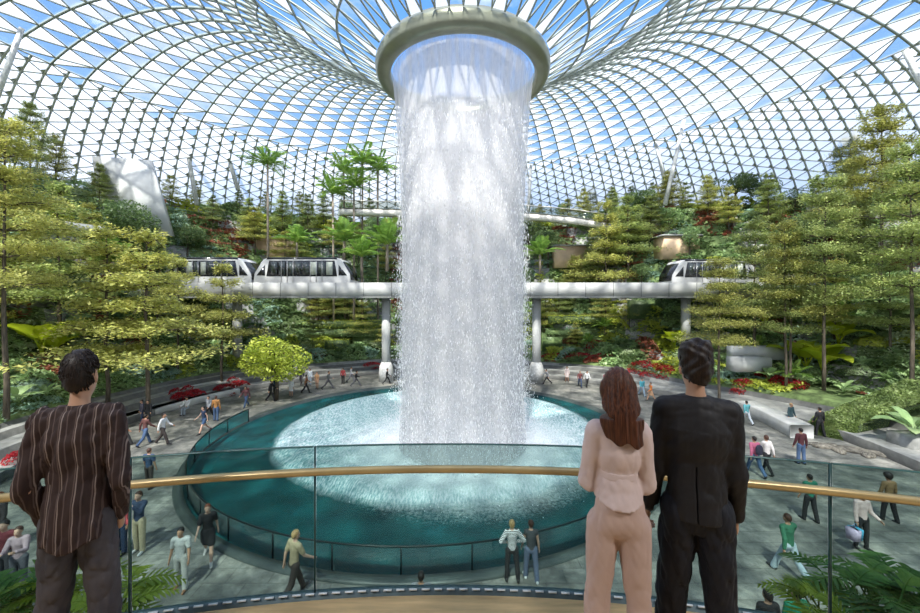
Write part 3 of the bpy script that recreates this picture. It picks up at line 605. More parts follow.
T = [tiered(s, 10, n, sp, m, z0) for s, n, sp, m, z0 in ((1, 6, .27, G_TIER, .36), (2, 7, .24, G_TIER, .30), (3, 5, .30, G_TIER, .42), (4, 6, .26, G_TIER2, .34), (5, 8, .27, G_TIER2, .22))]
TB = [tiered(s, 15, 7, .25, m, .47, .19, 1.5, .17) for s, m in ((21, G_TIER), (22, G_TIER2))]
RD = [roundtree(31), roundtree(32, 6.5, 2.9, G_DARK, .26, 4200, 12), roundtree(33, 6, 2.2, G_MID, .22, 3200)]
RY = roundtree(34, 5.2, 2.3, G_YEL, .24, 3600, 12, 'bushy_tree')
PM = [palm(41, 12), palm(42, 10, 2.4, 13), palm(43, 14, 2.8, 16, .7)]
PA = [palm(51, 2.2, 3.2, 16, .75, 1.1, name='fan_palm', tr=.14), palm(52, 1.2, 2.6, 14, .6, 1.05, name='fan_palm')]
FERN = palm(61, .05, 1.4, 16, .28, .9, m=G_MID, name='fern')
BG = [bigplant(71), bigplant(72, 5, 1.6, .55), bigplant(73, 9, .8, .2, G_PALE, 'spotted_leaf_plant', .8), bigplant(74, 8, .9, .22, G_MID, 'broad_leaf_plant', .9)]
BU = [bush(81, 1, G_MID), bush(82, 1, G_BLUE), bush(83, 1, G_DARK), bush(84, 1, G_YEL), bush(85, 1, G_PALE, 1000, .13), bush(86, 1, G_ORNG, 700, .2)]
PLACED = []
def put(src, x, y, z, s=1.0, label='', group=None, sz=None, rz=None, rs=random.Random(9)):
    o = dup(src, (x, y, z), rs.random() * 6.28 if rz is None else rz, s, label, group, sz); PLACED.append((x, y, s)); return o
def treeH(px, top, x=None, d=None, z=None): return zat(top, d) - z

# prominent trees: (proto, native height, px of trunk, depth, top y, label)
for pr_, h0, px, d, top, w_, lb in [
    (TB[0], 15, 6, 20.5, 128, 1.0, 'tallest tiered tree at the left picture edge'),
    (T[1], 10, 108, 25.5, 232, 1.25, 'tiered tree behind and just right of the man in the striped shirt'),
    (T[0], 10, 147, 24.8, 238, 1.3, 'tiered tree with thin pale trunk standing at the left bench, left of the pool'),
    (T[2], 10, 222, 33.0, 268, 1.2, 'low tiered tree in front of the leftmost train car'),
    (T[3], 10, 60, 27.5, 190, 1.3, 'tiered green tree up the left slope behind the lime giant leaves'),
    (TB[1], 15, 30, 33.5, 105, 1.0, 'large tiered tree on the upper left slope at the picture edge'),
    (T[2], 10, 178, 31.5, 262, 1.1, 'low tiered tree hiding the left end of the train track'),
    (TB[0], 15, 786, 28.0, 226, .95, 'tiered tree with two slim trunks right of the suited man, above the red flowers'),
    (TB[1], 15, 824, 27.0, 182, .95, 'tall tiered tree right of the twin trunked tree, lime leaves at its foot'),
    (TB[0], 15, 880, 30.5, 112, 1.05, 'tallest tiered tree at the right picture edge'),
    (TB[1], 15, 912, 24.5, 150, .9, 'tiered tree cut by the right picture edge'),
    (TB[0], 15, 719, 28.0, 262, 1.1, 'slim pale trunked tiered tree directly right of the suited man'),
    (TB[1], 15, 755, 33.0, 225, 1.1, 'tiered tree on the right just left of the twin trunked tree'),
    (T[4], 10, 850, 36.0, 160, 1.3, 'wide green tiered tree high on the right slope'),
]:
    x = xat(px, d); z = float(terr(x, d)); s = (zat(top, d) - z) / h0; put(pr_, x, d, z - .1, s * w_ * .84, lb, 'large tiered trees round the plaza', sz=s)
x, d, _ = hit(786, 378); put(TB[1], xat(791, 28.2), 28.2, float(terr(xat(791, 28.2), 28.2)), .62, 'shorter second trunk of the twin trees above the red flowers on the right', 'large tiered trees round the plaza')
x, d = gp(270, 392, .85); put(RY, x, d + 1, float(terr(x, d + 1)), 1.1, 'round bright yellow green bushy tree beside the steps left of the waterfall')
# palms
for pr_, h0, px, d, top, sc_, lb in [(PM[0], 13.2, 268, 46, 152, 1, 'tall single palm above the left hillside'), (PM[2], 15.4, 362, 50, 148, 1, 'tallest palm of the clump left of the waterfall'), (PM[1], 11, 345, 49, 158, 1, 'leaning palm at the left of the clump by the waterfall'), (PM[0], 13.2, 378, 51, 156, 1, 'palm at the right of the tall clump by the waterfall'), (PM[1], 11, 334, 47, 180, 1, 'lowest palm of the clump left of the waterfall'), (PM[2], 15.4, 354, 47, 172, 1, 'broad dark palm in front of the tall clump')]:
    x = xat(px, d); z = float(terr(x, d)); s = (zat(top, d) - z) / h0; put(pr_, x, d, z, 1.25, lb, 'palms left of the waterfall', sz=s)
for px, d, top, s, lb in [(344, 44, 222, 1.3, 'big upright fan palm above the first train car'), (387, 43, 224, 1.35, 'big fan palm close to the left side of the waterfall'), (362, 42, 240, 1.1, 'smaller fan palm between two larger ones above the track'), (297, 45, 228, 1.0, 'fan palm above the left train car roof'), (112, 30, 240, 1.0, 'spreading palm on the left slope above the striped shirt man'), (540, 44, 240, 1.0, 'fan palm just right of the waterfall above the track')]:
    x = xat(px, d); z = float(terr(x, d)); put(PA[0], x, d, max(z, zat(top, d) - 3.9 * s), s * 1.0, lb, 'fan palms on the slopes')
    if zat(top, d) - 3.9 * s > z + .3: PLACED[-1] = PLACED[-1]

# hillside trees below the roof line of the photograph
TL_X = [-80, 0, 50, 100, 150, 250, 330, 400, 470, 540, 640, 700, 760, 820, 880, 1000]; TL_Y = [95, 112, 132, 165, 172, 192, 192, 205, 205, 192, 186, 172, 152, 140, 122, 105]
rnd = random.Random(4); cnt = 0
def region(px, X, d):
    if px < 160: return ('tiered tree among many on the left slope', 'tiered trees on the left slope')
    if px < 400: return ('tiered tree on the back slope left of the waterfall', 'tiered trees on the back slope left of the waterfall')
    if px < 690: return ('tiered tree on the back slope right of the waterfall', 'tiered trees on the back slope right of the waterfall')
    return ('tiered tree among many on the right slope', 'tiered trees on the right slope')
for tries in range(9000):
    th_ = radians(rnd.uniform(-100, 100)); rp_ = rnd.uniform(4.5, 25) ; R_ = float(rho0(np.array(th_))) + rp_; X_ = PC[0] + R_ * sin(th_); Y_ = PC[1] + R_ * cos(th_)
    if Y_ < 12 or hypot(X_ - WC[0], Y_ - WC[1]) > 43.5: continue
    if 35 < Y_ < 42.8 and abs(X_) < 30: continue
    px = CX + X_ * F / Y_
    if Y_ < 36 and rp_ < (10.5 if X_ > 0 else 8.5): continue
    if 575 < px < 640 and Y_ > 45 and Y_ < 50: continue
    if px < -220 or px > 1120: continue
    if any((X_ - a) ** 2 + (Y_ - b_) ** 2 < 3.0 ** 2 for a, b_, c_ in PLACED): continue
    if (552 < px < 590 or 662 < px < 703 or 254 < px < 290) and 47 < Y_ < 56 and 238 < HY - (float(terr(X_, Y_)) + 2.5 - EYE) * F / Y_ < 275: continue
    z = float(terr(X_, Y_)); top_lim = np.interp(px, TL_X, TL_Y); H_ = rnd.uniform(3.6, 6.6)
    if Y_ < 40: H_ *= 1.15
    Hm = zat(top_lim, Y_) - z
    if Hm < 2.0: continue
    H_ = min(H_, Hm)
    if abs(X_) < 26 and Y_ > 42 and Y_ < 47: H_ = min(H_, 4.9)
    u_ = rnd.random(); lb, gr = region(px, X_, Y_)
    if z > 10 and u_ < .25: put(RD[int(u_ * 8) % 2], X_, Y_, z - .2, H_ / 7 * 1.05, lb.replace('tiered', 'dark round'), gr.replace('tiered', 'dark round'))
    elif u_ < .33: put(RD[2], X_, Y_, z - .2, H_ / 6 * .9, lb.replace('tiered', 'light green round'), gr.replace('tiered', 'light green round'))
    else:
        k_ = int(rnd.random() * 5); put(T[k_], X_, Y_, z - .1, H_ / 10 * 1.05, lb, gr, sz=H_ / 10)
    cnt += 1
    if cnt > 214: break
print('hill trees', cnt)
put(T[0], xat(606, 45.5), 45.5, float(terr(xat(606, 45.5), 45.5)), 1.1, 'tiered tree hiding the right end of the curved footbridge', sz=(zat(206, 45.5) - float(terr(xat(606, 45.5), 45.5))) / 10)
put(T[3], xat(628, 46.5), 46.5, float(terr(xat(628, 46.5), 46.5)), 1.1, 'tiered tree just right of the end of the curved footbridge', sz=(zat(200, 46.5) - float(terr(xat(628, 46.5), 46.5))) / 10)
# small tree row under the track
for i, px in enumerate([420 - 165, 285, 300, 318, 333, 348, 364, 558, 575, 590, 607, 622, 650, 668]):
    d = 47.5 + (i % 3) * .8; x = xat(px, d); z = float(terr(x, d)); put(T[(i * 2) % 5], x, d, z, .62 * 1.25, 'slim tree standing in the row under the train track, %s of the waterfall' % ('left' if px < 460 else 'right'), 'tree row under the train track %s of the waterfall' % ('left' if px < 460 else 'right'), sz=.56)

# ground planting: mounded leaf cover in patches of one kind each
rs = np.random.RandomState(12); n = 370000
th_ = np.radians(rs.uniform(-112, 112, n)); rp_ = 3.25 + 23 * rs.rand(n) ** .85; R_ = rho0(th_) + rp_; X = PC[0] + R_ * np.sin(th_); Y = PC[1] + R_ * np.cos(th_); px = CX + X * F / np.maximum(Y, .1)
ok = (Y > 9) & (np.hypot(X - WC[0], Y - WC[1]) < 45.5) & (px > -420) & (px < 1300)
ok &= rs.rand(n) < np.clip(26 / np.maximum(Y, 8), .35, 1)
ok &= ~((px > 790) & (rp_ < 6.5) & (Y < 27.5))
X, Y, rp_, th_ = X[ok], Y[ok], rp_[ok], th_[ok]; Z = terr(X, Y)
G = np.column_stack([rs.uniform(-50, 50, 1500), rs.uniform(5, 72, 1500)]); gk = rs.randint(0, 12, 1500); gh = rs.uniform(.35, 1.25, 1500)
best = np.full(len(X), 1e9); bi = np.zeros(len(X), int)
for a in range(0, len(X), 20000):
    d2 = (X[a:a + 20000, None] - G[:, 0]) ** 2 + (Y[a:a + 20000, None] - G[:, 1]) ** 2; bi[a:a + 20000] = d2.argmin(1); best[a:a + 20000] = np.sqrt(d2.min(1))
hgt = gh[bi] * np.sqrt(np.clip(1 - (best / 1.5) ** 2, .05, 1)) * (.75 + .35 * rs.rand(len(X)))
C = np.column_stack([X, Y, Z + hgt * np.clip((rp_ - 3.2) / 1.5, .25, 1)]); kd = gk[bi]
kinds = [(G_MID, 'mid green', 'shrub_bed'), (G_BLUE, 'blue green', 'fern_bed'), (G_DARK, 'dark green', 'shade_bed'), (G_YEL, 'yellow green', 'lime_bed'), (G_PALE, 'pale variegated', 'variegated_bed'), (G_ORNG, 'rust red', 'bromeliad_bed')]
sel = {0: [0, 6, 7], 1: [1, 8], 2: [2, 9], 3: [3, 10], 4: [4], 5: [5]}
for q, (m_, nm, ob) in enumerate(kinds):
    kk = np.isin(kd, sel[q]) | ((q == 0) & (kd == 11))
    leafobj(ob, C[kk], .22 + .006 * np.clip(C[kk][:, 1] - 15, 0, 50), m_, None, up=.35, seed=q, label='low %s leafy planting spread over the garden slopes' % nm, cat='ground planting', kind='stuff')

# flower beds, hedges, accents placed by what the photograph shows
def bed(name, cells, m_, label, n_=500, leaf=.16, hh=.5, cat='flower bed'):
    C = []
    for (px, py, w_, dp, zo) in cells:
        x, d, z = hit(px, py); mpp = d / F; q = rs.rand(n_, 2) * 2 - 1; q = q[(q ** 2).sum(1) < 1]; xx = x + q[:, 0] * w_ * mpp; yy = d + .4 + q[:, 1] * dp; C.append(np.column_stack([xx, yy, terr(xx, yy) + zo + hh * np.sqrt(1 - (q ** 2).sum(1)) * (.6 + .4 * rs.rand(len(q)))]))
    return leafobj(name, np.vstack(C), leaf, m_, None, up=.2, seed=3, label=label, cat=cat, kind='stuff')
bed('flower_bed', [(178, 400, 12, .6, 0), (190, 397, 12, .6, 0)], G_RED, 'crimson flower clump on the left bench planter beside the seated person', 700)
bed('flower_bed', [(222, 391, 11, .6, 0), (236, 387, 11, .6, 0)], G_RED, 'crimson flower clump right of the left bench, nearer the steps', 700)
bed('flower_bed', [(290, 359, 14, .6, 0), (308, 357, 14, .6, 0), (322, 356, 12, .6, 0)], G_ORNG, 'reddish flowers behind the steps left of the waterfall', 500)
bed('flower_bed', [(372, 367, 10, .5, 0)], G_RED, 'small red flower clump beside the left track pillar', 500)
bed('flower_bed', [(555, 358, 14, .5, 0), (578, 359, 16, .5, 0), (600, 360, 16, .5, 0), (560, 352, 16, .5, .1), (590, 353, 18, .5, .1)], G_RED, 'long red flower border behind the steps right of the waterfall', 600)
bed('flower_bed', [(640, 372, 14, .7, 0), (655, 374, 14, .7, 0), (668, 377, 10, .6, 0)], G_RED, 'red flower clump above the steps behind the woman in pink', 600)
bed('flower_bed', [(770, 380, 14, .7, 0), (788, 385, 14, .7, .1), (800, 390, 12, .7, .1)], G_RED, 'red flowers on the right planter right of the suited man', 700)
bed('flower_bed', [(745, 393, 12, .5, 0)], G_RED, 'low red flowers at the shoulder of the suited man', 500)
bed('flower_bed', [(8, 466, 12, .5, 0)], G_RED, 'orange red flowers at the left picture edge', 600, .11)
bed('flower_bed', [(108, 200, 14, 1.5, .8), (130, 205, 16, 1.5, .8), (148, 212, 14, 1.5, .8), (120, 208, 18, 1.5, .8)], G_ORNG, 'rusty bromeliads high on the left slope below the grey wall', 500, .3)
bed('flower_bed', [(200, 240, 16, 1.5, .8), (222, 245, 14, 1.5, .8)], G_ORNG, 'rusty plants on the slope above the leftmost train', 400, .3)
def hedge(px0, px1, py, h_, m_, label):
    _, d, zz_ = hit((px0 + px1) / 2, py); x0_, x1_ = xat(px0, d), xat(px1, d); zt = zz_ + h_; b = MB()
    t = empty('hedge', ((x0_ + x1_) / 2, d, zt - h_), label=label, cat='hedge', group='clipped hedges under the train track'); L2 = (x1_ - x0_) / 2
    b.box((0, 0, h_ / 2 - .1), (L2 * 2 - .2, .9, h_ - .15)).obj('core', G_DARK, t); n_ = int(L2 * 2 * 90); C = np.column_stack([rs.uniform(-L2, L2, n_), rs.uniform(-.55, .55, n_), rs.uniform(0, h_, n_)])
    fc = rs.rand(n_) < .5; C[fc, 1] = -.52 - .06 * rs.rand(fc.sum()); C[~fc, 2] = h_ - .08 * rs.rand((~fc).sum()); leafobj('foliage', C, .17, m_, t, up=.3, seed=7)
for a in [(250, 385, 328, 1.0, G_YEL, 'long lime hedge under the track left of the waterfall'), (548, 668, 328, 1.0, G_YEL, 'long lime hedge under the track right of the waterfall'), (255, 380, 338, .9, G_MID, 'lower green hedge under the track left of the waterfall'), (545, 640, 338, .9, G_MID, 'lower green hedge under the track right of the waterfall'), (325, 350, 354, 1.7, G_YEL, 'square lime hedge block beside the left track pillar'), (353, 377, 350, 2.2, G_DARK, 'dark cube hedge block beside the left track pillar'), (541, 562, 352, 2.2, G_DARK, 'dark cube hedge block right of the right track pillar'), (628, 660, 322, 2.2, G_DARK, 'dark cube hedge block high under the track, above the woman in pink')]: hedge(*a)
# terrace buildings and walls peeping out of the hillside
WALLS = 1
M_TAN = mat('terrace tan wall', (.72, .52, .33), .6, var=.08, scale=.8)
for (px0, px1, yt, yb, d, lb) in [(556, 587, 246, 260, 54, 'tan terrace wall on the back slope right of the waterfall'), (664, 700, 236, 250, 50, 'tan terrace wall on the right slope above the train'), (256, 288, 238, 252, 52, 'tan terrace wall on the slope above the left train')]:
    _, d, _z = hit((px0 + px1) / 2, yb); d -= 1.2
    x0_, x1_ = xat(px0, d), xat(px1, d); z1, z0_ = zat(yt, d), zat(yb, d); t = empty('terrace_wall', ((x0_ + x1_) / 2, d, z0_), label=lb, cat='wall')
    MB().box((0, 1.2, (z1 - z0_) / 2 - .5), (x1_ - x0_, 2.4, z1 - z0_ + 1)).obj('wall_face', M_TAN, t); MB().box((0, 1.2, z1 - z0_ + .08), (x1_ - x0_ + .5, 2.8, .18)).obj('coping', M_CONC, t)
def slab(px0, py0, px1, py1, px2, py2, px3, py3, d, dd, lb, m_=None, th_=.4, nm='garden_wall'):
    P = [(xat(a, q), q, zat(b_, q)) for a, b_, q in ((px0, py0, d), (px1, py1, d + dd), (px2, py2, d + dd), (px3, py3, d))]; P = np.array(P); V = np.vstack([P, P + [0, th_, 0]]); c = V.mean(0)
    return link(nm, npmesh(nm, V - c, np.array([[0, 1, 2, 3], [7, 6, 5, 4], [0, 4, 5, 1], [1, 5, 6, 2], [2, 6, 7, 3], [3, 7, 4, 0]]), [m_ or mat('slab concrete', (.56, .57, .55), .6, var=.08, scale=.5)]), loc=c, label=lb, cat='wall')
slab(92, 156, 150, 160, 172, 236, 100, 226, 38, 2, 'sloping pale concrete wall at the top of the left slope, below the roof')
slab(856, 302, 886, 292, 886, 336, 856, 334, 31.5, 0, 'flat grey wall panel beside the three dark dressed people on the right')
slab(62, 221, 100, 226, 100, 233, 62, 228, 30, 0, 'thin pale concrete ledge on the left slope')
slab(735, 347, 790, 347, 790, 360, 735, 360, 31.5, 0, 'pale stone terrace block right of the suited man, the upper one', th_=1.0, nm='stone_block')
slab(735, 358, 772, 358, 772, 372, 735, 372, 30.2, 0, 'pale stone terrace block right of the suited man, the lower one', th_=1.0, nm='stone_block')

# accent plants
acc = [(BG[1], 42, 362, 1.35, 'lime green giant leaf plant left behind the head of the striped shirt man'), (BG[0], 55, 366, 1.1, 'second lime giant leaf plant touching the striped shirt man in view'),
       (BG[0], 822, 378, 1.5, 'lime giant leaf plant right of the twin trunks'), (BG[1], 806, 375, 1.3, 'lime giant leaf plant beside the red flowers on the right'), (BG[0], 838, 352, 1.35, 'lime giant leaf plant on the upper right planter'), (BG[1], 765, 332, 1.2, 'lime giant leaf plant above the stone blocks on the right'), (BG[0], 675, 352, 1.2, 'lime leaf plant beside the head of the suited man')]
for p_, px, py, s, lb in acc:
    x, d, z = hit(px, py); put(p_, x, d, z + .5, s * 1.3, lb, 'giant lime leaf plants')
rn = random.Random(3)
for i in range(110):
    px = rn.choice([rn.uniform(0, 240), rn.uniform(540, 920), rn.uniform(700, 920)]); py = rn.uniform(300, 415) if px < 200 or px > 690 else rn.uniform(335, 366)
    x, d, z = hit(px, py)
    rpp = hypot(x - PC[0], d - PC[1]) - float(rho0(np.array(atan2(x - PC[0], d - PC[1]))))
    if rpp < 3.6: continue
    side = 'left' if px < 460 else 'right'; k_ = rn.random()
    if k_ < .25: put(FERN, x, d, z + .2, rn.uniform(.8, 1.3), 'feathery fern on the lower %s garden slope' % side, 'ferns on the lower %s slope' % side)
    elif k_ < .5: put(BG[3], x, d, z + .2, rn.uniform(.9, 1.5), 'broad leaved green plant on the lower %s garden slope' % side, 'broad leaved plants on the lower %s slope' % side)
    elif k_ < .62: put(BG[2], x, d, z + .2, rn.uniform(.9, 1.3), 'pale spotted leaf plant on the lower %s garden slope' % side, 'spotted leaf plants on the lower %s slope' % side)
    elif k_ < .72: put(PA[1], x, d, z, rn.uniform(.5, .8), 'small palm on the lower %s garden slope' % side, 'small palms on the lower %s slope' % side)
    else:
        q = rn.randrange(6); nm = ['mid green', 'blue green', 'dark green', 'yellow green', 'pale', 'rust red'][q]; put(BU[q], x, d, z, rn.uniform(.6, 1.2), 'rounded %s bush on the lower %s garden slope' % (nm, side), '%s bushes on the lower %s slope' % (nm, side))
# clipped green wall at the right
x0_, d0 = gp(805, 432, 0); hw = empty('creeper_hedge', (0, 0, 0), label='big block of clipped pale green creeper at the right of the plaza', cat='hedge')
fp = np.array([gp(803, 432), gp(850, 442), gp(925, 430), gp(990, 425)]); top_z = np.array([.8, 1.0, 1.1, 1.1]); n_ = 20000
u_ = rs.rand(n_) * 3; i_ = np.minimum(u_.astype(int), 2); f_ = (u_ - i_)[:, None]; base = fp[i_] * (1 - f_) + fp[i_ + 1] * f_; tz = top_z[i_] * (1 - f_[:, 0]) + top_z[i_ + 1] * f_[:, 0]
v_ = rs.rand(n_); face = rs.rand(n_) < .25; zz_ = np.where(face, v_ * tz, tz + .1 * rs.rand(n_)); back = np.where(face, v_ * .5, .5 + v_ * 5.5); outd = base - PC; outd /= np.linalg.norm(outd, axis=1)[:, None]
C = np.column_stack([base + outd * back[:, None], np.where(face, zz_, tz + .08 * rs.rand(n_) + .42 * (back - .5))])
leafobj('foliage', C, .17, leafmat('creeper leaves', (.32, .42, .14), (.15, .23, .07), (.52, .60, .26), 1.4), hw, up=.1, seed=2)
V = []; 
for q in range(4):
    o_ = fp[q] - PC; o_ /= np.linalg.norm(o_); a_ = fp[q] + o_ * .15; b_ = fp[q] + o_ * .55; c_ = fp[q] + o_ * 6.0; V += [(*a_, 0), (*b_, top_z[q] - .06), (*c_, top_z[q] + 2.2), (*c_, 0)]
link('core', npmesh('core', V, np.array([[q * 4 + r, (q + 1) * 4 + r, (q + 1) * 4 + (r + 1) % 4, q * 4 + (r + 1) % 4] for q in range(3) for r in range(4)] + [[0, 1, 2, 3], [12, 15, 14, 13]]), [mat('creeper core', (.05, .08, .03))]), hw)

# benches and planter kerbs
def arcwall(name, ps, h_, th_, m_, label, z=0.0, cat='bench'):
    P = np.array([gp(a, b_, z) for a, b_ in ps]); t = np.linspace(0, 1, len(P)); tt = np.linspace(0, 1, 40); P = np.column_stack([np.interp(tt, t, P[:, 0]), np.interp(tt, t, P[:, 1])])
    for _ in range(12): P[1:-1] = (P[:-2] + P[2:] + 2 * P[1:-1]) / 4
    o_ = P - PC; o_ /= np.linalg.norm(o_, axis=1)[:, None]; sec = [(0.03, 0), (0, .05), (0, h_ - .06), (.06, h_), (th_ - .05, h_), (th_, h_ - .05), (th_, 0)]; k = len(sec)
    V = np.stack([np.column_stack([P + o_ * a, np.full(40, z + b_)]) for a, b_ in sec], 1); c = V.reshape(-1, 3).mean(0); c[2] = z; i, j = np.meshgrid(np.arange(39), np.arange(k), indexing='ij')
    Q = np.stack([i * k + j, i * k + (j + 1) % k, (i + 1) * k + (j + 1) % k, (i + 1) * k + j], -1).reshape(-1, 4)
    return link(name, npmesh(name, V.reshape(-1, 3) - c, [Q, np.arange(k)[None], (np.arange(k)[::-1] + 39 * k)[None]], [m_]), loc=c, label=label, cat=cat)
M_BEN = mat('bench stone', (.50, .50, .47), .5, var=.1, scale=1.2)
arcwall('stone_bench', [(112, 428), (160, 414), (205, 402), (240, 394)], .45, .9, M_BEN, 'long curved stone bench on the left of the plaza with red flowers behind')
arcwall('stone_bench', [(110, 408), (150, 399), (200, 390), (240, 383)], .45, .9, M_BEN, 'upper curved stone bench ledge on the left under the tiered trees', z=.45)
arcwall('stone_bench', [(738, 412), (765, 424), (790, 438)], .75, 1.3, M_BEN, 'thick pale stone bench wall on the right of the plaza')
arcwall('planter_wall', [(755, 393), (772, 398), (790, 403), (808, 409)], 1.5, .5, M_CONC, 'low grey planter wall behind the right stone bench', cat='planter')
# rocks
M_ROCK = mat('rock', (.22, .20, .16), .85, var=.4, scale=4, bump=.6)
for i, (px, py, s) in enumerate([(826, 447, .8), (838, 451, .6), (853, 451, .9), (868, 455, .7), (884, 456, .8), (812, 444, .45)]):
    x, d = gp(px, py); rk = np.random.RandomState(i); v = rk.randn(160, 3); v /= np.linalg.norm(v, axis=1)[:, None]; b = MB().lathe([(0, -.2), (.6, -.15), (.95, .05), (.8, .3), (.4, .42), (0, .45)], 12)
    o = b.obj('rock', M_ROCK, None, True, loc=(x, d, 0), rot=(0, 0, i * 1.3), label='rough brown rock lying on the right plaza floor in front of the green wall', cat='rock', group='rocks on the right plaza floor'); o.scale = (s, s * .45, s * .5)
    for vv in o.data.vertices: vv.co *= 1 + .18 * sin(vv.co.x * 7 + i) * cos(vv.co.y * 9 + i * 2)

# foreground plants just outside the balcony
def lobed(b, base, az_, L_, lift, droop, W, m=0):
    """deeply lobed leaf: a midrib with finger-like lobes"""
    s = np.linspace(0, 1, 9); st = .55 * L_; o = np.array(base) + np.array([cos(az_) * st * .5, sin(az_) * st * .5, st * .85]); b.tube([base, o], [.008, .006], 5, m=m)
    P = np.array([o + np.array([cos(az_) * L_ * t * cos(lift), sin(az_) * L_ * t * cos(lift), L_ * (t * sin(lift) - droop * t * t)]) for t in s]); side = np.array([-sin(az_), cos(az_), 0]); V = []; Qs = []
    b.tube(P, np.linspace(.008, .003, 9), 4, m=m, cap=False)
    for i in range(1, 9):
        T = P[i] - P[i - 1]; T /= np.linalg.norm(T); ll = W * sin(pi * (.15 + .8 * s[i])) + .02
        for sg in (-1, 1):
            tip = P[i] + side * sg * ll + T * ll * .5 - np.array([0, 0, .2 * ll]); mid = P[i] * .45 + tip * .55 + np.array([0, 0, .04 * ll]); ww = T * L_ * .045; n0 = len(V)
            V += [P[i] - ww * 1.2, mid - ww * .8, tip, mid + ww * .8, P[i] + ww * .6]; Qs.append([n0, n0 + 1, n0 + 2, n0 + 3, n0 + 4])
    b.add(np.array(V), np.array(Qs), m)
def fgplant(x, y, z, n_, L_, m_, label, seed, W=.11):
    rs_ = np.random.RandomState(seed); t = empty('leafy_plant', (x, y, z), label=label, cat='plant')
    for k in range(n_):
        b = MB(); a = rs_.rand() * 2 * pi; lobed(b, (rs_.randn() * .08, rs_.randn() * .08, 0), a, L_ * (.7 + .5 * rs_.rand()), .2 + .9 * rs_.rand(), .5 + .3 * rs_.rand(), W * (.8 + .5 * rs_.rand())); b.obj('leaf', m_, t)
G_FG = leafmat('lobed leaves', (.10, .22, .04), (.035, .10, .02), (.26, .36, .06), 3)
G_FGY = leafmat('yellow lobed leaves', (.34, .42, .03), (.12, .22, .02), (.55, .58, .07), 3)
for i, (px, d, top, n_, L_, m_, lb) in enumerate([(868, 3.3, 566, 30, .42, G_FG, 'deeply lobed dark green plant at the bottom right corner, its left clump'), (905, 3.5, 566, 30, .42, G_FG, 'deeply lobed dark green plant at the bottom right corner, its right clump'), (840, 3.1, 590, 18, .34, G_FGY, 'small yellow green lobed plant at the left end of the bottom right clump'),
    (15, 3.2, 575, 26, .42, G_FG, 'leafy plant in the bottom left corner, left of the striped shirt man'), (45, 3.3, 570, 22, .38, G_FGY, 'yellow green leafy plant seen between the legs of the striped shirt man'), (100, 3.1, 585, 22, .36, G_FGY, 'yellow green leafy plant right of the legs of the striped shirt man')]):
    fgplant(xat(px, d), d, zat(top, d) - L_ * .95, n_, L_, m_, lb, 100 + i)
x, d = gp(905, 452, 0); x = xat(915, 19.5); d = 19.5
MB().box((0, 0, .55), (1.6, 1.2, 1.1)).obj('planter_box', M_CONC, None, loc=(x, d, 0), label='grey square planter box at the right edge holding a broad leaf plant', cat='planter')
put(BG[3], x, d, 1.0, 1.7, 'large broad leaf plant growing from the square planter at the right edge')
for px_, lb in ((20, 'left'), (880, 'right')):
    X_ = xat(px_, 3.3); MB().box((0, 0, 0), (1.9 if px_ < 400 else .9, .5, .4)).obj('planter_box', M_CONC, None, loc=(X_, 3.4, 8 - 3.3), label='concrete planter box below the balcony edge at the bottom %s' % lb, cat='planter')
for p_ in PROTO:
    for c in list(p_.children): bpy.data.objects.remove(c)
    bpy.data.objects.remove(p_)
# ================================================================ PEOPLE
def surfnet(f, lo, hi, h):
    lo = np.array(lo) - h; ax = [np.arange(lo[i], hi[i] + 2 * h, h) for i in range(3)]; n = [len(a) for a in ax]
    G = np.stack(np.meshgrid(*ax, indexing='ij'), -1).reshape(-1, 3).astype(np.float32); V = f(G).reshape(n); S = V < 0
    sh = lambda A, d: A[d[0]:n[0] - 1 + d[0], d[1]:n[1] - 1 + d[1], d[2]:n[2] - 1 + d[2]]
    cor = [(a, b, c) for a in (0, 1) for b in (0, 1) for c in (0, 1)]; acc = np.zeros((n[0] - 1, n[1] - 1, n[2] - 1, 3)); cnt = np.zeros(acc.shape[:3])
    for a in cor:
        for k in range(3):
            if a[k]: continue
            b = list(a); b[k] = 1; va, vb = sh(V, a), sh(V, b); c = (va < 0) != (vb < 0); t = np.where(c, va / np.where(c, va - vb, 1), 0)
            for q in range(3): acc[..., q] += np.where(c, (a[q] + (t if q == k else 0)), 0)
            cnt += c
    m = cnt > 0; idx = -np.ones(m.shape, int); idx[m] = np.arange(m.sum()); ii = np.argwhere(m)
    P = (acc[m] / cnt[m][:, None] + ii) * h + lo; Qs = []
    for k in range(3):
        u, v = (k + 1) % 3, (k + 2) % 3; sl = [slice(1, n[0] - 1)] * 3; 
        s0 = [slice(1, n[0] - 1), slice(1, n[1] - 1), slice(1, n[2] - 1)]; s1 = list(s0); s0[k] = slice(0, n[k] - 1); s1[k] = slice(1, n[k])
        A = S[tuple(s0)]; B = S[tuple(s1)]; e = np.argwhere(A != B)
        if not len(e): continue
        fl = A[tuple(e.T)]; off = np.ones(3, int); off[k] = 0; e = e + off
        eu = np.zeros(3, int); eu[u] = 1; ev = np.zeros(3, int); ev[v] = 1
        q = np.stack([idx[tuple((e - eu - ev).T)], idx[tuple((e - ev).T)], idx[tuple(e.T)], idx[tuple((e - eu).T)]], 1)
        q = np.where(fl[:, None], q, q[:, ::-1]); Qs.append(q)
    return P, np.vstack(Qs)
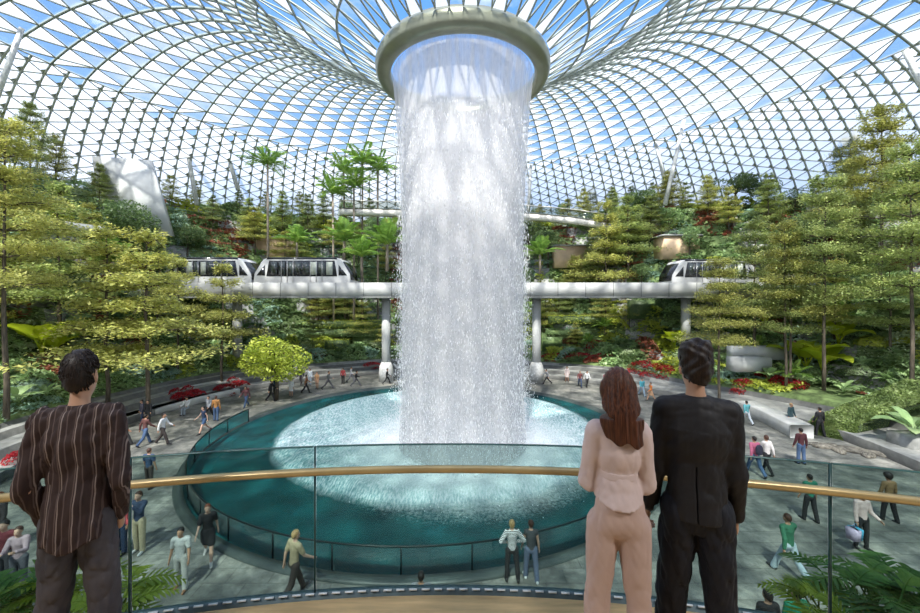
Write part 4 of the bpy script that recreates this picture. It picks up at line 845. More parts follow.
class SDF:
    """union of tapered round bones; each may be flattened front to back"""
    def __init__(s, k=.03): s.p = []; s.k = k; s.cut = []; s.disp = None; s.sub = []
    def seg(s, a, b, ra, rb, fy=1.0, k=None, fx=1.0): s.p.append((np.array(a, np.float32), np.array(b, np.float32), ra, rb, fy, s.k if k is None else k, fx)); return s
    def ell(s, c, r, k=None): s.p.append(('e', np.array(c, np.float32), np.array(r, np.float32), s.k if k is None else k)); return s
    def __call__(s, P):
        D = None
        for p in s.p:
            if isinstance(p[0], str):
                q = (P - p[1]) / p[2]; l = np.sqrt((q * q).sum(1)); d = (l - 1) * p[2].min(); k = p[3]
            else:
                a, b, ra, rb, fy, k, fx = p; sc_ = np.array([1 / fx, 1 / fy, 1], np.float32); Q = (P - a) * sc_; ab = (b - a) * sc_; t = np.clip(Q @ ab / max(ab @ ab, 1e-9), 0, 1)
                d = (np.sqrt(((Q - t[:, None] * ab) ** 2).sum(1)) - (ra + (rb - ra) * t)) * (1 if fy >= 1 else .85)
            if D is None: D = d
            else:
                h_ = np.clip(.5 + .5 * (D - d) / max(k, 1e-6), 0, 1); D = D * (1 - h_) + d * h_ - k * h_ * (1 - h_)
        if s.disp is not None: D = D + s.disp(P)
        for c in s.cut: D = np.maximum(D, c(P))
        return D
    def bounds(s):
        lo = np.full(3, 9.0); hi = -lo
        for p in s.p:
            if isinstance(p[0], str): lo = np.minimum(lo, p[1] - p[2] - .02); hi = np.maximum(hi, p[1] + p[2] + .02)
            else:
                r = max(p[2], p[3]) + .03
                for e in p[:2]: lo = np.minimum(lo, e - r); hi = np.maximum(hi, e + r)
        return lo, hi
    def mesh(s, name, h, m):
        lo, hi = s.bounds(); V, Q = surfnet(s, lo, hi, h); return npmesh(name, V, Q, [m] if not isinstance(m, list) else m, smooth=True)
def V3(*a): return np.array(a, float)
def skel(pose, fem=False, build=1.0):
    """joints of a 1.75 m figure facing +y.  pose: dict of angles in degrees"""
    p = dict(lt=3, rt=-3, lk=3, rk=3, la=5, ra=-5, lab=9, rab=9, le=12, re=12, lw=0, rw=0, lean=0, turn=0, sp=.0); p.update(pose); J = {}
    r = radians; hw = .095 if fem else .09; sw = (.165 if fem else .19) * build
    J['pel'] = V3(0, 0, .95)
    for s_, n_ in ((-1, 'l'), (1, 'r')):
        a, b = r(p[n_ + 't']), r(p[n_ + 'k']); hip = V3(s_ * hw, 0, .92); d = V3(s_ * (.04 + p['sp']), sin(a), -cos(a)); d /= np.linalg.norm(d); kn = hip + .43 * d; d2 = V3(s_ * (.01 + p['sp'] * .6), sin(a - b), -cos(a - b)); d2 /= np.linalg.norm(d2); an = kn + .41 * d2
        fa = max(min(a - b, .1), -.9); J[n_ + 'hip'], J[n_ + 'kn'], J[n_ + 'an'] = hip, kn, an; J[n_ + 'toe'] = an + V3(s_ * .03, .17 * cos(fa) , -.05 + .17 * sin(fa)); J[n_ + 'heel'] = an + V3(0, -.045, -.045)
    ln = r(p['lean']); up = lambda x, z: V3(x, sin(ln) * (z - .95), .95 + cos(ln) * (z - .95))
    J['waist'] = up(0, 1.12); J['chest'] = up(0, 1.32); J['nb'] = up(0, 1.45); J['nt'] = up(0, 1.53) + V3(0, .012, 0); J['head'] = J['nt'] + V3(0, .018, .105)
    for s_, n_ in ((-1, 'l'), (1, 'r')):
        sh = up(s_ * sw, 1.415); a, ab, e, w_ = r(p[n_ + 'a']), r(p[n_ + 'ab']), r(p[n_ + 'e']), r(p[n_ + 'w'])
        d = V3(s_ * sin(ab), sin(a) * cos(ab), -cos(a) * cos(ab)); el_ = sh + .285 * d; d2 = V3(s_ * (sin(ab) * cos(e) - sin(w_)), sin(a + e) * cos(w_), -cos(a + e) * cos(w_)); d2 /= np.linalg.norm(d2); wr = el_ + .25 * d2
        J[n_ + 'sh'], J[n_ + 'el'], J[n_ + 'wr'] = sh, el_, wr; J[n_ + 'hd'] = d2
    low = min(J['lan'][2], J['ran'][2]) - .085; 
    for k_ in J:
        if k_[-2:] != 'hd' or k_ == 'hd': J[k_] = J[k_] - V3(0, 0, low)
    return J
def body_sdf(J, fem, build=1.0, hb=1.0):
    b = SDF(.03)
    b.seg(J['pel'], J['waist'], .125 * hb, .108, .74).seg(J['waist'], J['chest'], .108 * build, .135 * build, .70).seg(J['chest'], J['nb'], .13 * build, .06, .68)
    b.seg(J['lsh'] * .8 + J['nb'] * .2, J['rsh'] * .8 + J['nb'] * .2, .062 * build, .062 * build).seg(J['nb'], J['nt'], .052, .05, 1, .03)
    for n_ in 'lr':
        b.seg(J[n_ + 'hip'], J[n_ + 'kn'], .082, .054, 1, .03).seg(J[n_ + 'kn'], J[n_ + 'kn'] * .6 + J[n_ + 'an'] * .4 - V3(0, .012, 0), .052, .053, 1, .02).seg(J[n_ + 'kn'] * .6 + J[n_ + 'an'] * .4 - V3(0, .012, 0), J[n_ + 'an'], .053, .034, 1, .02)
        b.seg(J[n_ + 'heel'], J[n_ + 'toe'], .036, .028, 1, .02); q = .9 if fem else 1.05
        b.seg(J[n_ + 'sh'], J[n_ + 'el'], .05 * q, .038 * q, 1, .03).seg(J[n_ + 'el'], J[n_ + 'wr'], .038 * q, .026 * q, 1, .015)
        b.seg(J[n_ + 'wr'], J[n_ + 'wr'] + J[n_ + 'hd'] * .075, .026, .034, 1, .015, fx=.62)
    h = J['head']; b.ell(h + V3(0, -.012, .018), (.076, .096, .098), .03).ell(h + V3(0, .03, -.045), (.056, .062, .068), .03)
    b.seg(h + V3(0, .088, .01), h + V3(0, .107, -.028), .009, .013, 1, .01)
    for s_ in (-1, 1): b.ell(h + V3(s_ * .078, -.008, -.01), (.011, .02, .032), .008)
    b.seg(h + V3(-.018, .089, -.062), h + V3(.018, .089, -.062), .008, .008, 1, .006)
    return b
def add_fingers(V, Q, J):
    mb = MB()
    for s_, n_ in ((-1, 'l'), (1, 'r')):
        w_, d = J[n_ + 'wr'], J[n_ + 'hd']; fwd = V3(0, 1, 0) - d * d[1]; nf = np.linalg.norm(fwd); fwd = fwd / nf if nf > .2 else V3(1, 0, 0); inn = V3(-s_, 0, 0); base = w_ + d * .085
        for i_, l_ in enumerate((.066, .076, .07, .054)):
            o = base + fwd * (.026 - .0175 * i_); mb.tube([o - d * .02, o + d * l_ * .5 + inn * .004, o + d * l_ * .85 + inn * .02], [.0095, .0088, .0068], 6)
        o = w_ + d * .03 + fwd * .022; mb.tube([o, o + d * .035 + fwd * .02 + inn * .01, o + d * .065 + fwd * .018 + inn * .018], [.0125, .0105, .008], 6)
    return mb
SKIN = {'l': mat('skin light', (.58, .36, .26), .5, var=.04), 't': mat('skin tan', (.44, .25, .16), .5, var=.04), 'd': mat('skin deep', (.20, .11, .07), .5, var=.04)}
M_EYE = mat('eye dark', (.02, .015, .01), .3); M_LIP = mat('lip', (.40, .12, .10), .5)
def cloth(c, rough=.8): return mat('cloth %.2f %.2f %.2f' % c, c, rough, var=.10, scale=22, bump=.25)
POSES = dict(stand=dict(), stand2=dict(lt=8, rt=-6, rk=8, la=10, ra=0, sp=.05), walk=dict(lt=26, lk=6, rt=-20, rk=24, la=-22, ra=24, le=18, re=30, lean=3), walk2=dict(lt=-18, lk=20, rt=24, rk=5, la=24, ra=-20, le=30, re=16, lean=3),
    stride=dict(lt=36, lk=8, rt=-28, rk=22, la=-34, ra=36, le=35, re=45, lean=6), hips=dict(la=-18, ra=-18, lab=38, rab=38, le=70, re=70, lw=50, rw=50, sp=.06), photo=dict(la=55, ra=55, le=105, re=105, lw=28, rw=28),
    sit=dict(lt=86, rt=84, lk=84, rk=82, la=30, ra=30, le=45, re=45), carry=dict(la=12, ra=4, le=50, re=10), bent=dict(la=30, ra=35, le=80, re=70, lw=20, rw=20, lt=6), lean=dict(lean=8, la=40, ra=40, le=60, re=60))
BODYC = {}
def person(label, X, Y, Z, H_, face, pose, top, bot, hair, style='short', fem=False, sleeve='long', kind='trousers', skin='t', shoe=(.03, .03, .03), h=.022, group=None, build=1.0, stripe=None):
    J = skel(POSES[pose], fem, build); s = H_ / 1.76; t = empty('person', (X, Y, Z), radians(face), label=label, cat='person', group=group); t.scale = (s, s, s)
    key = (pose, fem, round(build, 2), h)
    if key not in BODYC:
        b = body_sdf(J, fem, build); lo, hi = b.bounds(); BODYC[key] = surfnet(b, lo, hi, min(h, .018))
    V, Q = BODYC[key]; mb = MB(); mb.add(V, Q); fg = add_fingers(V, Q, J)
    for a in fg.v: mb.v.append(a)
    for k_ in fg.f:
        for f_, m_ in fg.f[k_]: mb.f.setdefault(k_, []).append((f_ + mb.n, 0))
    mb.n += fg.n; hd = J['head']
    for s_ in (-1, 1): mb.tube([hd + V3(s_ * .028, .078, .012), hd + V3(s_ * .028, .0855, .012)], [.011, .007], 8, m=1)
    mb.tube([hd + V3(-.02, .094, -.062), hd + V3(0, .1, -.062), hd + V3(.02, .094, -.062)], [.003, .0065, .003], 6, m=2)
    mb.obj('body', [SKIN[skin], M_EYE, M_LIP], t, True)
    # top
    c = SDF(.03); e = .016
    c.seg(J['pel'], J['waist'], .135, .122, .76).seg(J['waist'], J['chest'], .12 * build + e * .3, .135 * build + e, .72).seg(J['chest'], J['nb'] - V3(0, 0, .02), .13 * build + e, .066, .70)
    c.seg(J['lsh'] * .8 + J['nb'] * .2, J['rsh'] * .8 + J['nb'] * .2, .064 + e, .064 + e)
    for n_ in 'lr':
        sh, el_, wr = J[n_ + 'sh'], J[n_ + 'el'], J[n_ + 'wr']
        if sleeve == 'long': c.seg(sh, el_, .054 + e, .042 + e, 1, .03).seg(el_, wr - (wr - el_) * .06, .042 + e, .030 + e, 1, .015)
        elif sleeve == 'short': c.seg(sh, sh * .35 + el_ * .65, .054 + e, .05 + e, 1, .03)
        else: c.seg(sh * .8 + J['nb'] * .2, sh * .85 + el_ * .15, .05, .05, 1, .03)
    hem = J['pel'][2] - (.10 if kind != 'dress' else 0)
    c.cut.append(lambda P: hem - P[:, 2])
    nk = J['nb'][2] + .035; c.cut.append(lambda P: np.where(np.hypot(P[:, 0], P[:, 1] - J['nb'][1]) < .09, P[:, 2] - nk, -1))
    c.mesh('top', h, cloth(top)) ; link('dress' if kind == 'dress' else 'top', c.mesh('top', h, cloth(top)), t)
    # lower garment
    d = SDF(.025); 
    if kind in ('dress', 'skirt'):
        mk = (J['lkn'] + J['rkn']) / 2; d.seg(J['pel'] + V3(0, 0, .08), J['pel'], .125, .14, .78).seg(J['pel'], mk + V3(0, 0, .06), .145, .15, .85)
        for n_ in 'lr': d.seg(J[n_ + 'hip'], J[n_ + 'hip'] * .2 + J[n_ + 'kn'] * .8, .10, .10, 1, .05)
        kz = mk[2] + .06; d.cut.append(lambda P: kz - P[:, 2]); link('skirt', d.mesh('skirt', h, cloth(bot)), t)
    else:
        d.seg(J['pel'] + V3(0, 0, .05), J['pel'] - V3(0, 0, .03), .125, .135, .76)
        for n_ in 'lr':
            hp, kn, an = J[n_ + 'hip'], J[n_ + 'kn'], J[n_ + 'an']
            if kind == 'shorts': d.seg(hp, hp * .45 + kn * .55, .10, .088, 1, .02)
            elif kind == 'leggings': d.seg(hp, kn, .094, .068, 1, .02).seg(kn, kn * .5 + an * .5 - V3(0, .012, 0), .068, .066, 1, .01).seg(kn * .5 + an * .5 - V3(0, .012, 0), an, .066, .05, 1, .01)
            elif kind == 'flare': d.seg(hp, kn, .10, .07, 1, .02).seg(kn, an, .07, .085, 1, .01)
            else: d.seg(hp, kn, .098, .076, 1, .02).seg(kn, an - V3(0, .004, .01), .076, .068, 1, .01)
        link(kind, d.mesh(kind, h, cloth(bot)), t)
    for n_ in 'lr':
        sd = SDF(.015).seg(J[n_ + 'heel'], J[n_ + 'toe'], .043, .034).seg(J[n_ + 'heel'] + V3(0, 0, .03), J[n_ + 'an'], .042, .042); zf = min(J[n_ + 'heel'][2], J[n_ + 'toe'][2]) - .032; sd.cut.append(lambda P, zf=zf: zf - P[:, 2]); link('shoe', sd.mesh('shoe', min(h, .018), cloth(shoe, .4)), t)
    # hair
    if style != 'bald':
        g = SDF(.02); g.ell(hd + V3(0, -.022, .03), (.086, .105, .103)).seg(hd + V3(0, -.06, -.02), hd + V3(0, -.055, -.055), .062, .05, 1)
        fc = hd[2]; g.cut.append(lambda P: np.minimum((P[:, 1] - hd[1]) * 1.0 - .02 - (P[:, 2] - fc - .035) * 1.1, .05) if style != 'x' else 0 * P[:, 0])
        if style == 'long': g.seg(hd + V3(0, -.07, 0), hd + V3(0, -.105, -.26), .075, .06, .55).seg(hd + V3(-.06, -.03, -.02), hd + V3(-.075, -.05, -.2), .035, .03).seg(hd + V3(.06, -.03, -.02), hd + V3(.075, -.05, -.2), .035, .03)
        if style == 'bob': g.seg(hd + V3(-.06, -.03, -.02), hd + V3(-.062, -.02, -.10), .04, .035).seg(hd + V3(.06, -.03, -.02), hd + V3(.062, -.02, -.10), .04, .035).seg(hd + V3(0, -.07, 0), hd + V3(0, -.07, -.1), .07, .06, .8)
        if style == 'pony': g.seg(hd + V3(0, -.11, .03), hd + V3(0, -.15, -.12), .028, .018)
        if style == 'bun': g.ell(hd + V3(0, -.11, .06), (.045, .045, .045))
        if style == 'hat': g.seg(hd + V3(0, 0, .06), hd + V3(0, 0, .062), .14, .14, 1)
        link('hair' if style != 'hat' else 'hat', g.mesh('hair', min(h, .018), mat('hair %.2f %.2f %.2f' % hair, hair, .5, var=.3, scale=30, stretch=(1, 1, .2))), t)
    return t
BK = (.018, .013, .010); BR = (.07, .03, .018); BLD = (.42, .27, .12); RDH = (.18, .05, .02)
blk = (.02, .02, .022); wht = (.72, .72, .70); jn = (.07, .12, .22); ljn = (.32, .42, .52); navy = (.03, .05, .10)
# px, foot y, height px, facing (0 = away from camera, 180 = towards it, 90 = left, -90 = right), pose, top, bottom, hair, options, label
CROWD = [
 (145, 445, 32, -20, 'walk', (.12, .05, .045), jn, BK, dict(), 'person in brown top and blue jeans walking beside the left bench'),
 (163, 444, 32, -80, 'walk2', wht, (.05, .04, .035), BK, dict(), 'person in white shirt and dark trousers walking right near the left bench'),
 (149, 488, 40, 0, 'stand2', (.03, .06, .12), (.05, .045, .04), BR, dict(sleeve='short'), 'man in navy shirt seen from behind, alone on the left plaza above the handrail'),
 (118, 430, 28, -30, 'stand', (.03, .04, .06), (.03, .03, .04), BK, dict(), 'person in dark clothes half hidden at the shoulder of the striped shirt man'),
 (124, 446, 30, -70, 'walk', (.45, .16, .06), (.04, .04, .04), BK, dict(), 'person in orange top right beside the striped shirt man'),
 (148, 417, 24, 180, 'stand', blk, blk, BK, dict(), 'person in black standing under the tree at the left bench'),
 (142, 416, 23, 150, 'stand2', (.05, .05, .07), navy, BK, dict(), 'person in dark grey standing left of the one in black by the left bench'),
 (204, 433, 28, 150, 'walk', navy, (.05, .10, .2), BK, dict(kind='shorts', fem=True, style='long', sleeve='none', skin='l'), 'woman in dark top and blue shorts walking at the left pool edge'),
 (209, 419, 24, 170, 'walk2', (.3, .32, .35), blk, BK, dict(), 'person in grey and black right behind the woman in shorts'),
 (216, 421, 25, 10, 'stand', (.5, .24, .08), jn, BR, dict(), 'person in orange brown jacket and blue jeans left of the pool'),
 (187, 414, 15, 180, 'sit', wht, (.3, .35, .38), BK, dict(), 'person in white sitting on the left bench in front of red flowers'),
 (121, 553, 65, 180, 'stand', (.62, .10, .11), navy, BK, dict(style='hat'), 'person in bright coral red hooded jacket and jeans right of the striped shirt man'),
 (139, 552, 64, 180, 'photo', (.04, .06, .11), (.50, .42, .27), BR, dict(fem=True, style='long', skin='l', shoe=wht), 'woman in navy jacket and khaki trousers raising hands to her face'),
 (181, 589, 62, 188, 'stand2', (.50, .50, .48), (.48, .47, .43), BK, dict(sleeve='short', skin='t', shoe=(.3, .15, .08)), 'person all in light grey tee and trousers walking towards the balcony'),
 (208, 560, 59, 205, 'walk', blk, blk, RDH, dict(kind='dress', fem=True, style='long', sleeve='short', skin='l', shoe=(.7, .65, .6)), 'red haired woman in a black dress and heels striding on the left plaza'),
 (294, 598, 70, -35, 'walk', (.42, .34, .21), (.05, .04, .035), BLD, dict(sleeve='short', skin='l'), 'man in khaki shirt and dark trousers walking at the near pool edge'),
 (512, 581, 61, 5, 'hips', (.55, .55, .55), blk, BLD, dict(fem=True, style='long', kind='leggings', skin='l', stripe=1), 'blond long haired woman in striped jacket at the near pool railing'),
 (531, 580, 60, 0, 'stand2', (.06, .065, .07), (.12, .15, .22), BR, dict(fem=True, style='bun', sleeve='none', skin='l', shoe=wht), 'woman in charcoal vest and jeans beside the blond woman at the railing'),
 (5, 590, 72, 190, 'stand', (.16, .03, .04), (.05, .05, .06), BK, dict(skin='l'), 'man in maroon shirt at the bottom left corner'),
 (19, 592, 66, 200, 'bent', (.36, .26, .29), (.1, .1, .12), BR, dict(fem=True, skin='l'), 'woman in checked shirt beside the man in maroon at the bottom left'),
 (0, 552, 60, 170, 'stand', (.06, .05, .05), blk, RDH, dict(fem=True, style='long'), 'woman with long brown hair cut by the left picture edge'),
 (246, 407, 21.5, 170, 'walk', (.13, .05, .055), jn, BK, dict(), 'person in maroon jacket walking near the round bushy tree'),
 (271, 401, 22, -80, 'walk2', blk, blk, BK, dict(), 'person in black walking just right of the bushy tree trunk'),
 (275, 395, 19, 180, 'stand', navy, blk, BK, dict(), 'person in dark navy right behind the one in black by the bushy tree'),
 (291, 397, 19, 180, 'stand', wht, wht, BR, dict(kind='dress', fem=True, style='bob'), 'woman in a white dress on the far left pool edge'),
 (301, 381, 14, 180, 'walk', (.04, .04, .05), (.06, .05, .05), BK, dict(), 'small person in dark clothes on the steps behind the woman in white'),
 (306, 393, 19, -70, 'walk2', (.35, .16, .08), blk, BK, dict(skin='l'), 'person in rust top walking right on the far pool edge'),
 (310, 385, 14, 170, 'stand', (.55, .6, .66), (.3, .35, .4), BK, dict(), 'person in pale blue and white near the steps left of the waterfall'),
 (317, 389, 15.5, 170, 'stand2', (.42, .24, .12), (.5, .3, .2), BR, dict(kind='shorts', sleeve='short'), 'person in orange brown shorts on the far left pool edge'),
 (328, 389, 19, -85, 'stride', (.07, .08, .08), (.07, .07, .08), BK, dict(), 'person in dark grey striding right on the far left pool edge'),
 (343, 384, 11, 180, 'stand', (.4, .06, .06), blk, BK, dict(), 'small person in red on the far steps left of the pillar'),
 (351, 382, 11, -90, 'walk', (.4, .4, .42), (.2, .2, .22), BK, dict(), 'small person in light grey on the far steps left of the pillar'),
 (356, 386, 16, -85, 'stride', blk, (.1, .1, .11), BK, dict(), 'person in black striding towards the left pillar'),
 (306, 368, 14, 180, 'stand', blk, (.08, .04, .05), BK, dict(), 'tiny person in black on the upper steps by the reddish flowers, left one'),
 (324, 367, 15, 0, 'stand2', (.05, .05, .07), blk, BK, dict(), 'tiny person in black on the upper steps by the reddish flowers, middle one'),
 (331, 368, 9, 180, 'sit', (.05, .05, .06), blk, BK, dict(), 'tiny person in dark clothes sitting on the upper steps left of the pillar'),
 (387, 384, 15, -80, 'walk', blk, blk, BK, dict(), 'person in black in front of the left pillar base'),
 (402, 381, 14, -80, 'stride', (.04, .04, .05), navy, BK, dict(), 'person in dark clothes between the left pillar and the waterfall'),
 (519, 377, 14, 180, 'stand', blk, blk, BK, dict(), 'person in black at the right edge of the waterfall, left of a pair'),
 (525, 376, 15, 90, 'stand2', navy, blk, BK, dict(), 'person in navy at the right edge of the waterfall, right of a pair'),
 (547, 384, 15.5, 90, 'stride', (.3, .3, .32), blk, BK, dict(), 'person in grey top striding beside the right pillar'),
 (567, 382, 12, 180, 'stand', (.75, .62, .58), (.72, .6, .56), BK, dict(kind='dress', fem=True), 'woman in a pale pink dress on the far right pool edge'),
 (580, 387, 16.5, 170, 'walk', (.16, .05, .05), navy, BK, dict(), 'person in maroon top left of two walking on the far right pool edge'),
 (587, 387, 15.5, 180, 'walk2', (.6, .6, .6), blk, BK, dict(), 'person in white top and black trousers right of two on the far right edge'),
 (606, 389, 15, 180, 'stand', (.6, .12, .14), (.3, .1, .12), BK, dict(), 'person in red beside the hair of the woman in pink'),
 (642, 396, 14, 180, 'walk', (.08, .35, .42), (.3, .4, .5), BK, dict(), 'person in teal between the woman in pink and the suited man'),
 (651, 401, 18, 90, 'walk2', (.62, .2, .05), (.5, .3, .18), BR, dict(kind='dress', fem=True, sleeve='long'), 'person in an orange coat between the woman in pink and the suited man'),
 (645, 369, 12, 180, 'stand', (.04, .12, .5), navy, BK, dict(), 'tiny person in bright blue on the upper steps above the orange coat'),
 (650, 369, 11, 180, 'stand', blk, blk, BK, dict(), 'tiny person in black next to the one in bright blue'),
 (747, 424, 24, 0, 'walk', (.10, .33, .36), (.5, .55, .58), BK, dict(), 'person in teal shirt and pale jeans right of the suited man'),
 (755, 475, 40, 0, 'walk', (.45, .12, .20), jn, BK, dict(fem=True), 'woman in pink top with a dark backpack on the right plaza'),
 (767, 473, 39, 5, 'walk2', (.62, .58, .56), blk, BR, dict(fem=True, style='long', kind='leggings'), 'long haired woman in white top next to the backpack woman'),
 (791, 429, 26, 200, 'stand', (.04, .08, .09), (.03, .06, .07), BLD, dict(), 'person with fair hair and dark teal clothes leaning at the right bench end'),
 (820, 436, 29, 0, 'stand2', blk, blk, BK, dict(), 'person all in black before the clipped green wall on the right'),
 (801, 464, 36, 0, 'stand', (.10, .03, .035), jn, BK, dict(), 'person in dark maroon hooded top and blue jeans on the right plaza'),
 (796, 378, 21, 80, 'stride', (.05, .03, .03), blk, BK, dict(), 'person in black striding past the red flowers on the right terrace'),
 (810, 521, 47, 0, 'stand2', (.02, .16, .10), blk, BK, dict(sleeve='short'), 'person in green tee and black trousers on the right plaza'),
 (789, 576, 64, 10, 'walk', (.04, .16, .09), (.42, .50, .54), BR, dict(kind='flare'), 'person in green and white jacket and pale flared jeans on the right plaza'),
 (862, 549, 58, 180, 'carry', (.66, .50, .46), blk, BK, dict(fem=True, style='long', kind='leggings'), 'woman in cream top and black trousers holding blue shopping bags'),
 (889, 521, 47, 0, 'stand2', (.24, .15, .07), blk, BK, dict(style='hat'), 'person in brown jacket and dark hat near the right picture edge'),
 (893, 338, 21, 180, 'stand', (.035, .03, .03), navy, BK, dict(), 'person in dark clothes on the raised path at right, leftmost of three'),
 (901, 338, 20, 180, 'stand2', (.05, .05, .05), blk, BK, dict(), 'person in dark clothes on the raised path at right, middle of three'),
 (909, 340, 20, 170, 'stand', (.09, .08, .08), blk, BK, dict(), 'person in dark clothes on the raised path at right, rightmost of three'),
 (421, 646, 74, 0, 'stand', (.25,.25,.26), navy, BK, dict(), 'person whose dark hair just shows over the balcony floor edge, centre'),
 (768, 672, 82, 0, 'stand', blk, blk, BK, dict(fem=True, style='bob'), 'person with black top cut by the bottom edge, right of the suited man'),
 (797, 672, 84, 0, 'stand', (.01, .20, .11), blk, BK, dict(), 'person in emerald green shirt cut by the bottom edge on the right'),
]
RAISED = {893: 1, 901: 1, 909: 1, 796: 1, 306: 1}
M_STR = None
for (px, fy, hp, fc, ps, tp, bt, hc, op, lb) in CROWD:
    if fy < 380 or px > 880 and fy < 345 or px in (796,):
        Hh = 1.72 if ps != 'sit' else 1.3; d = Hh * F / hp; d = min(d, 46); x = xat(px, d); z = max(zat(fy, d), float(terr(x, d)) if d < 44 else 0)
        if px > 880: z = zat(fy, d)
    elif ps == 'sit': x, d = gp(px, fy, 0); z = 0
    else: x, d = gp(px, fy, 0); z = max(0, float(terr(x, d))) 
    if z > 0.01 and fy >= 380 and ps != 'sit':
        d = (8 - z) * F / (fy - HY); x = xat(px, d); z = float(terr(x, d))
    H_ = hp * d / F * (1.30 if ps == 'sit' else 1.0)
    if ps == 'stride': H_ *= 1.03
    H_ = min(max(H_, 1.5), 1.92)
    st_ = op.pop('stripe', None)
    p_ = person(lb, x, d, z, H_, fc, ps, tp, bt, hc, h=.018 if hp > 35 else .026, group='people on the plaza', **op)
    if st_:
        m, nt, out = newmat('striped knit'); b = N(nt, 'ShaderNodeBsdfPrincipled', Roughness=.8); tc = N(nt, 'ShaderNodeTexCoord'); wv = N(nt, 'ShaderNodeTexWave', Scale=9, bands_direction='Z'); nt.links.new(tc.outputs['Object'], wv.inputs['Vector'])
        nt.links.new(ramp(nt, wv.outputs[0], [(.45, (.03, .03, .03)), (.55, (.7, .7, .7))]), b.inputs['Base Color']); nt.links.new(b.outputs[0], out.inputs[0])
        for c in p_.children:
            if c.name.startswith('top'): c.data.materials[0] = m
# bags carried by the crowd
def hand_at(px, fy, dx, dz):
    x, d = gp(px, fy); return x + dx, d, dz
x, d = gp(755, 475); bp_ = MB().lathe([(0, 0), (.13, .02), (.155, .16), (.15, .34), (.10, .43), (0, .45)], 14).obj('backpack', cloth((.03, .03, .05)), None, True, loc=(x, d - .25, 1.0), label='dark rounded backpack worn by the woman in pink', cat='backpack'); bp_.scale = (1, .6, 1)
x, d = gp(862, 549)
for i, (dx, c_, lb) in enumerate([(-.33, (.10, .42, .62), 'bright blue shopping bag held by the woman in cream'), (-.45, (.62, .50, .66), 'pale lilac shopping bag held beside the blue one')]):
    b = MB().box((0, 0, -.2), (.2, .26, .34), taper=1.15); b.tube([(-.05, 0, -.03), (-.03, 0, .1), (.03, 0, .1), (.05, 0, -.03)], .006, 5); b.obj('shopping_bag', cloth(c_, .5), None, loc=(x + dx, d - .12 - i * .05, .78), label=lb, cat='bag', group='shopping bags')
x, d = gp(121, 553); b = MB().box((0, 0, 0), (.12, .32, .34), taper=.85); b.tube([(0, -.09, .16), (0, 0, .36), (0, .09, .16)], .009, 5); b.obj('handbag', cloth((.36, .10, .09), .5), None, loc=(x - .34, d, .58), label='brownish red handbag hanging left of the coral red jacket', cat='bag')
# ================================================================ THE THREE PEOPLE ON THE BALCONY
FZ = 5.95
def hand(mb, w_, d, fwd, inn, sc_=1.0, curl=.5, m=0):
    """palm and five jointed fingers. d along the hand, fwd across the knuckles towards the thumb, inn towards the palm side"""
    d, fwd, inn = [q / np.linalg.norm(q) for q in (np.array(d, float), np.array(fwd, float), np.array(inn, float))]
    L_ = [(.024, .042, .026, .020, .0095), (.008, .046, .030, .021, .0098), (-.010, .043, .027, .020, .0092), (-.026, .033, .021, .018, .0082)]
    for off, a, b, c, r in L_:
        o = w_ + (d * .085 + fwd * off) * sc_; th = curl * .8; P = [o - d * .02 * sc_]; cur = o.copy(); P.append(cur.copy())
        for l in (a, b, c):
            cur = cur + (d * cos(th) + inn * sin(th)) * l * sc_; P.append(cur.copy()); th += curl * 1.0
        mb.tube(P, np.array([1.05, 1.05, 1.0, .92, .7]) * r * sc_, 8, m=m)
    o = w_ + (d * .02 + fwd * .026) * sc_; mb.tube([o, o + (d * .035 + fwd * .022 + inn * .008) * sc_, o + (d * .066 + fwd * .026 + inn * .02) * sc_, o + (d * .088 + fwd * .018 + inn * .034) * sc_], np.array([.014, .0125, .011, .008]) * sc_, 8, m=m)
def folds(A, seeds):
    rs_ = np.random.RandomState(seeds); K = [(rs_.randn(3) * V3(34, 34, 22), rs_.rand() * 6, 1) for _ in range(5)] + [(rs_.randn(3) * V3(70, 70, 45), rs_.rand() * 6, .4) for _ in range(5)]
    def f(P):
        D = 0
        for k_, ph, a in K: D = D + a * (1 - np.abs(np.sin((P * k_.astype(np.float32)).sum(1) * .5 + ph + .8 * np.sin(P[:, 2] * 9 + ph)))) ** 2
        return (D * A / 2.2 - A * .8).astype(np.float32)
    return f
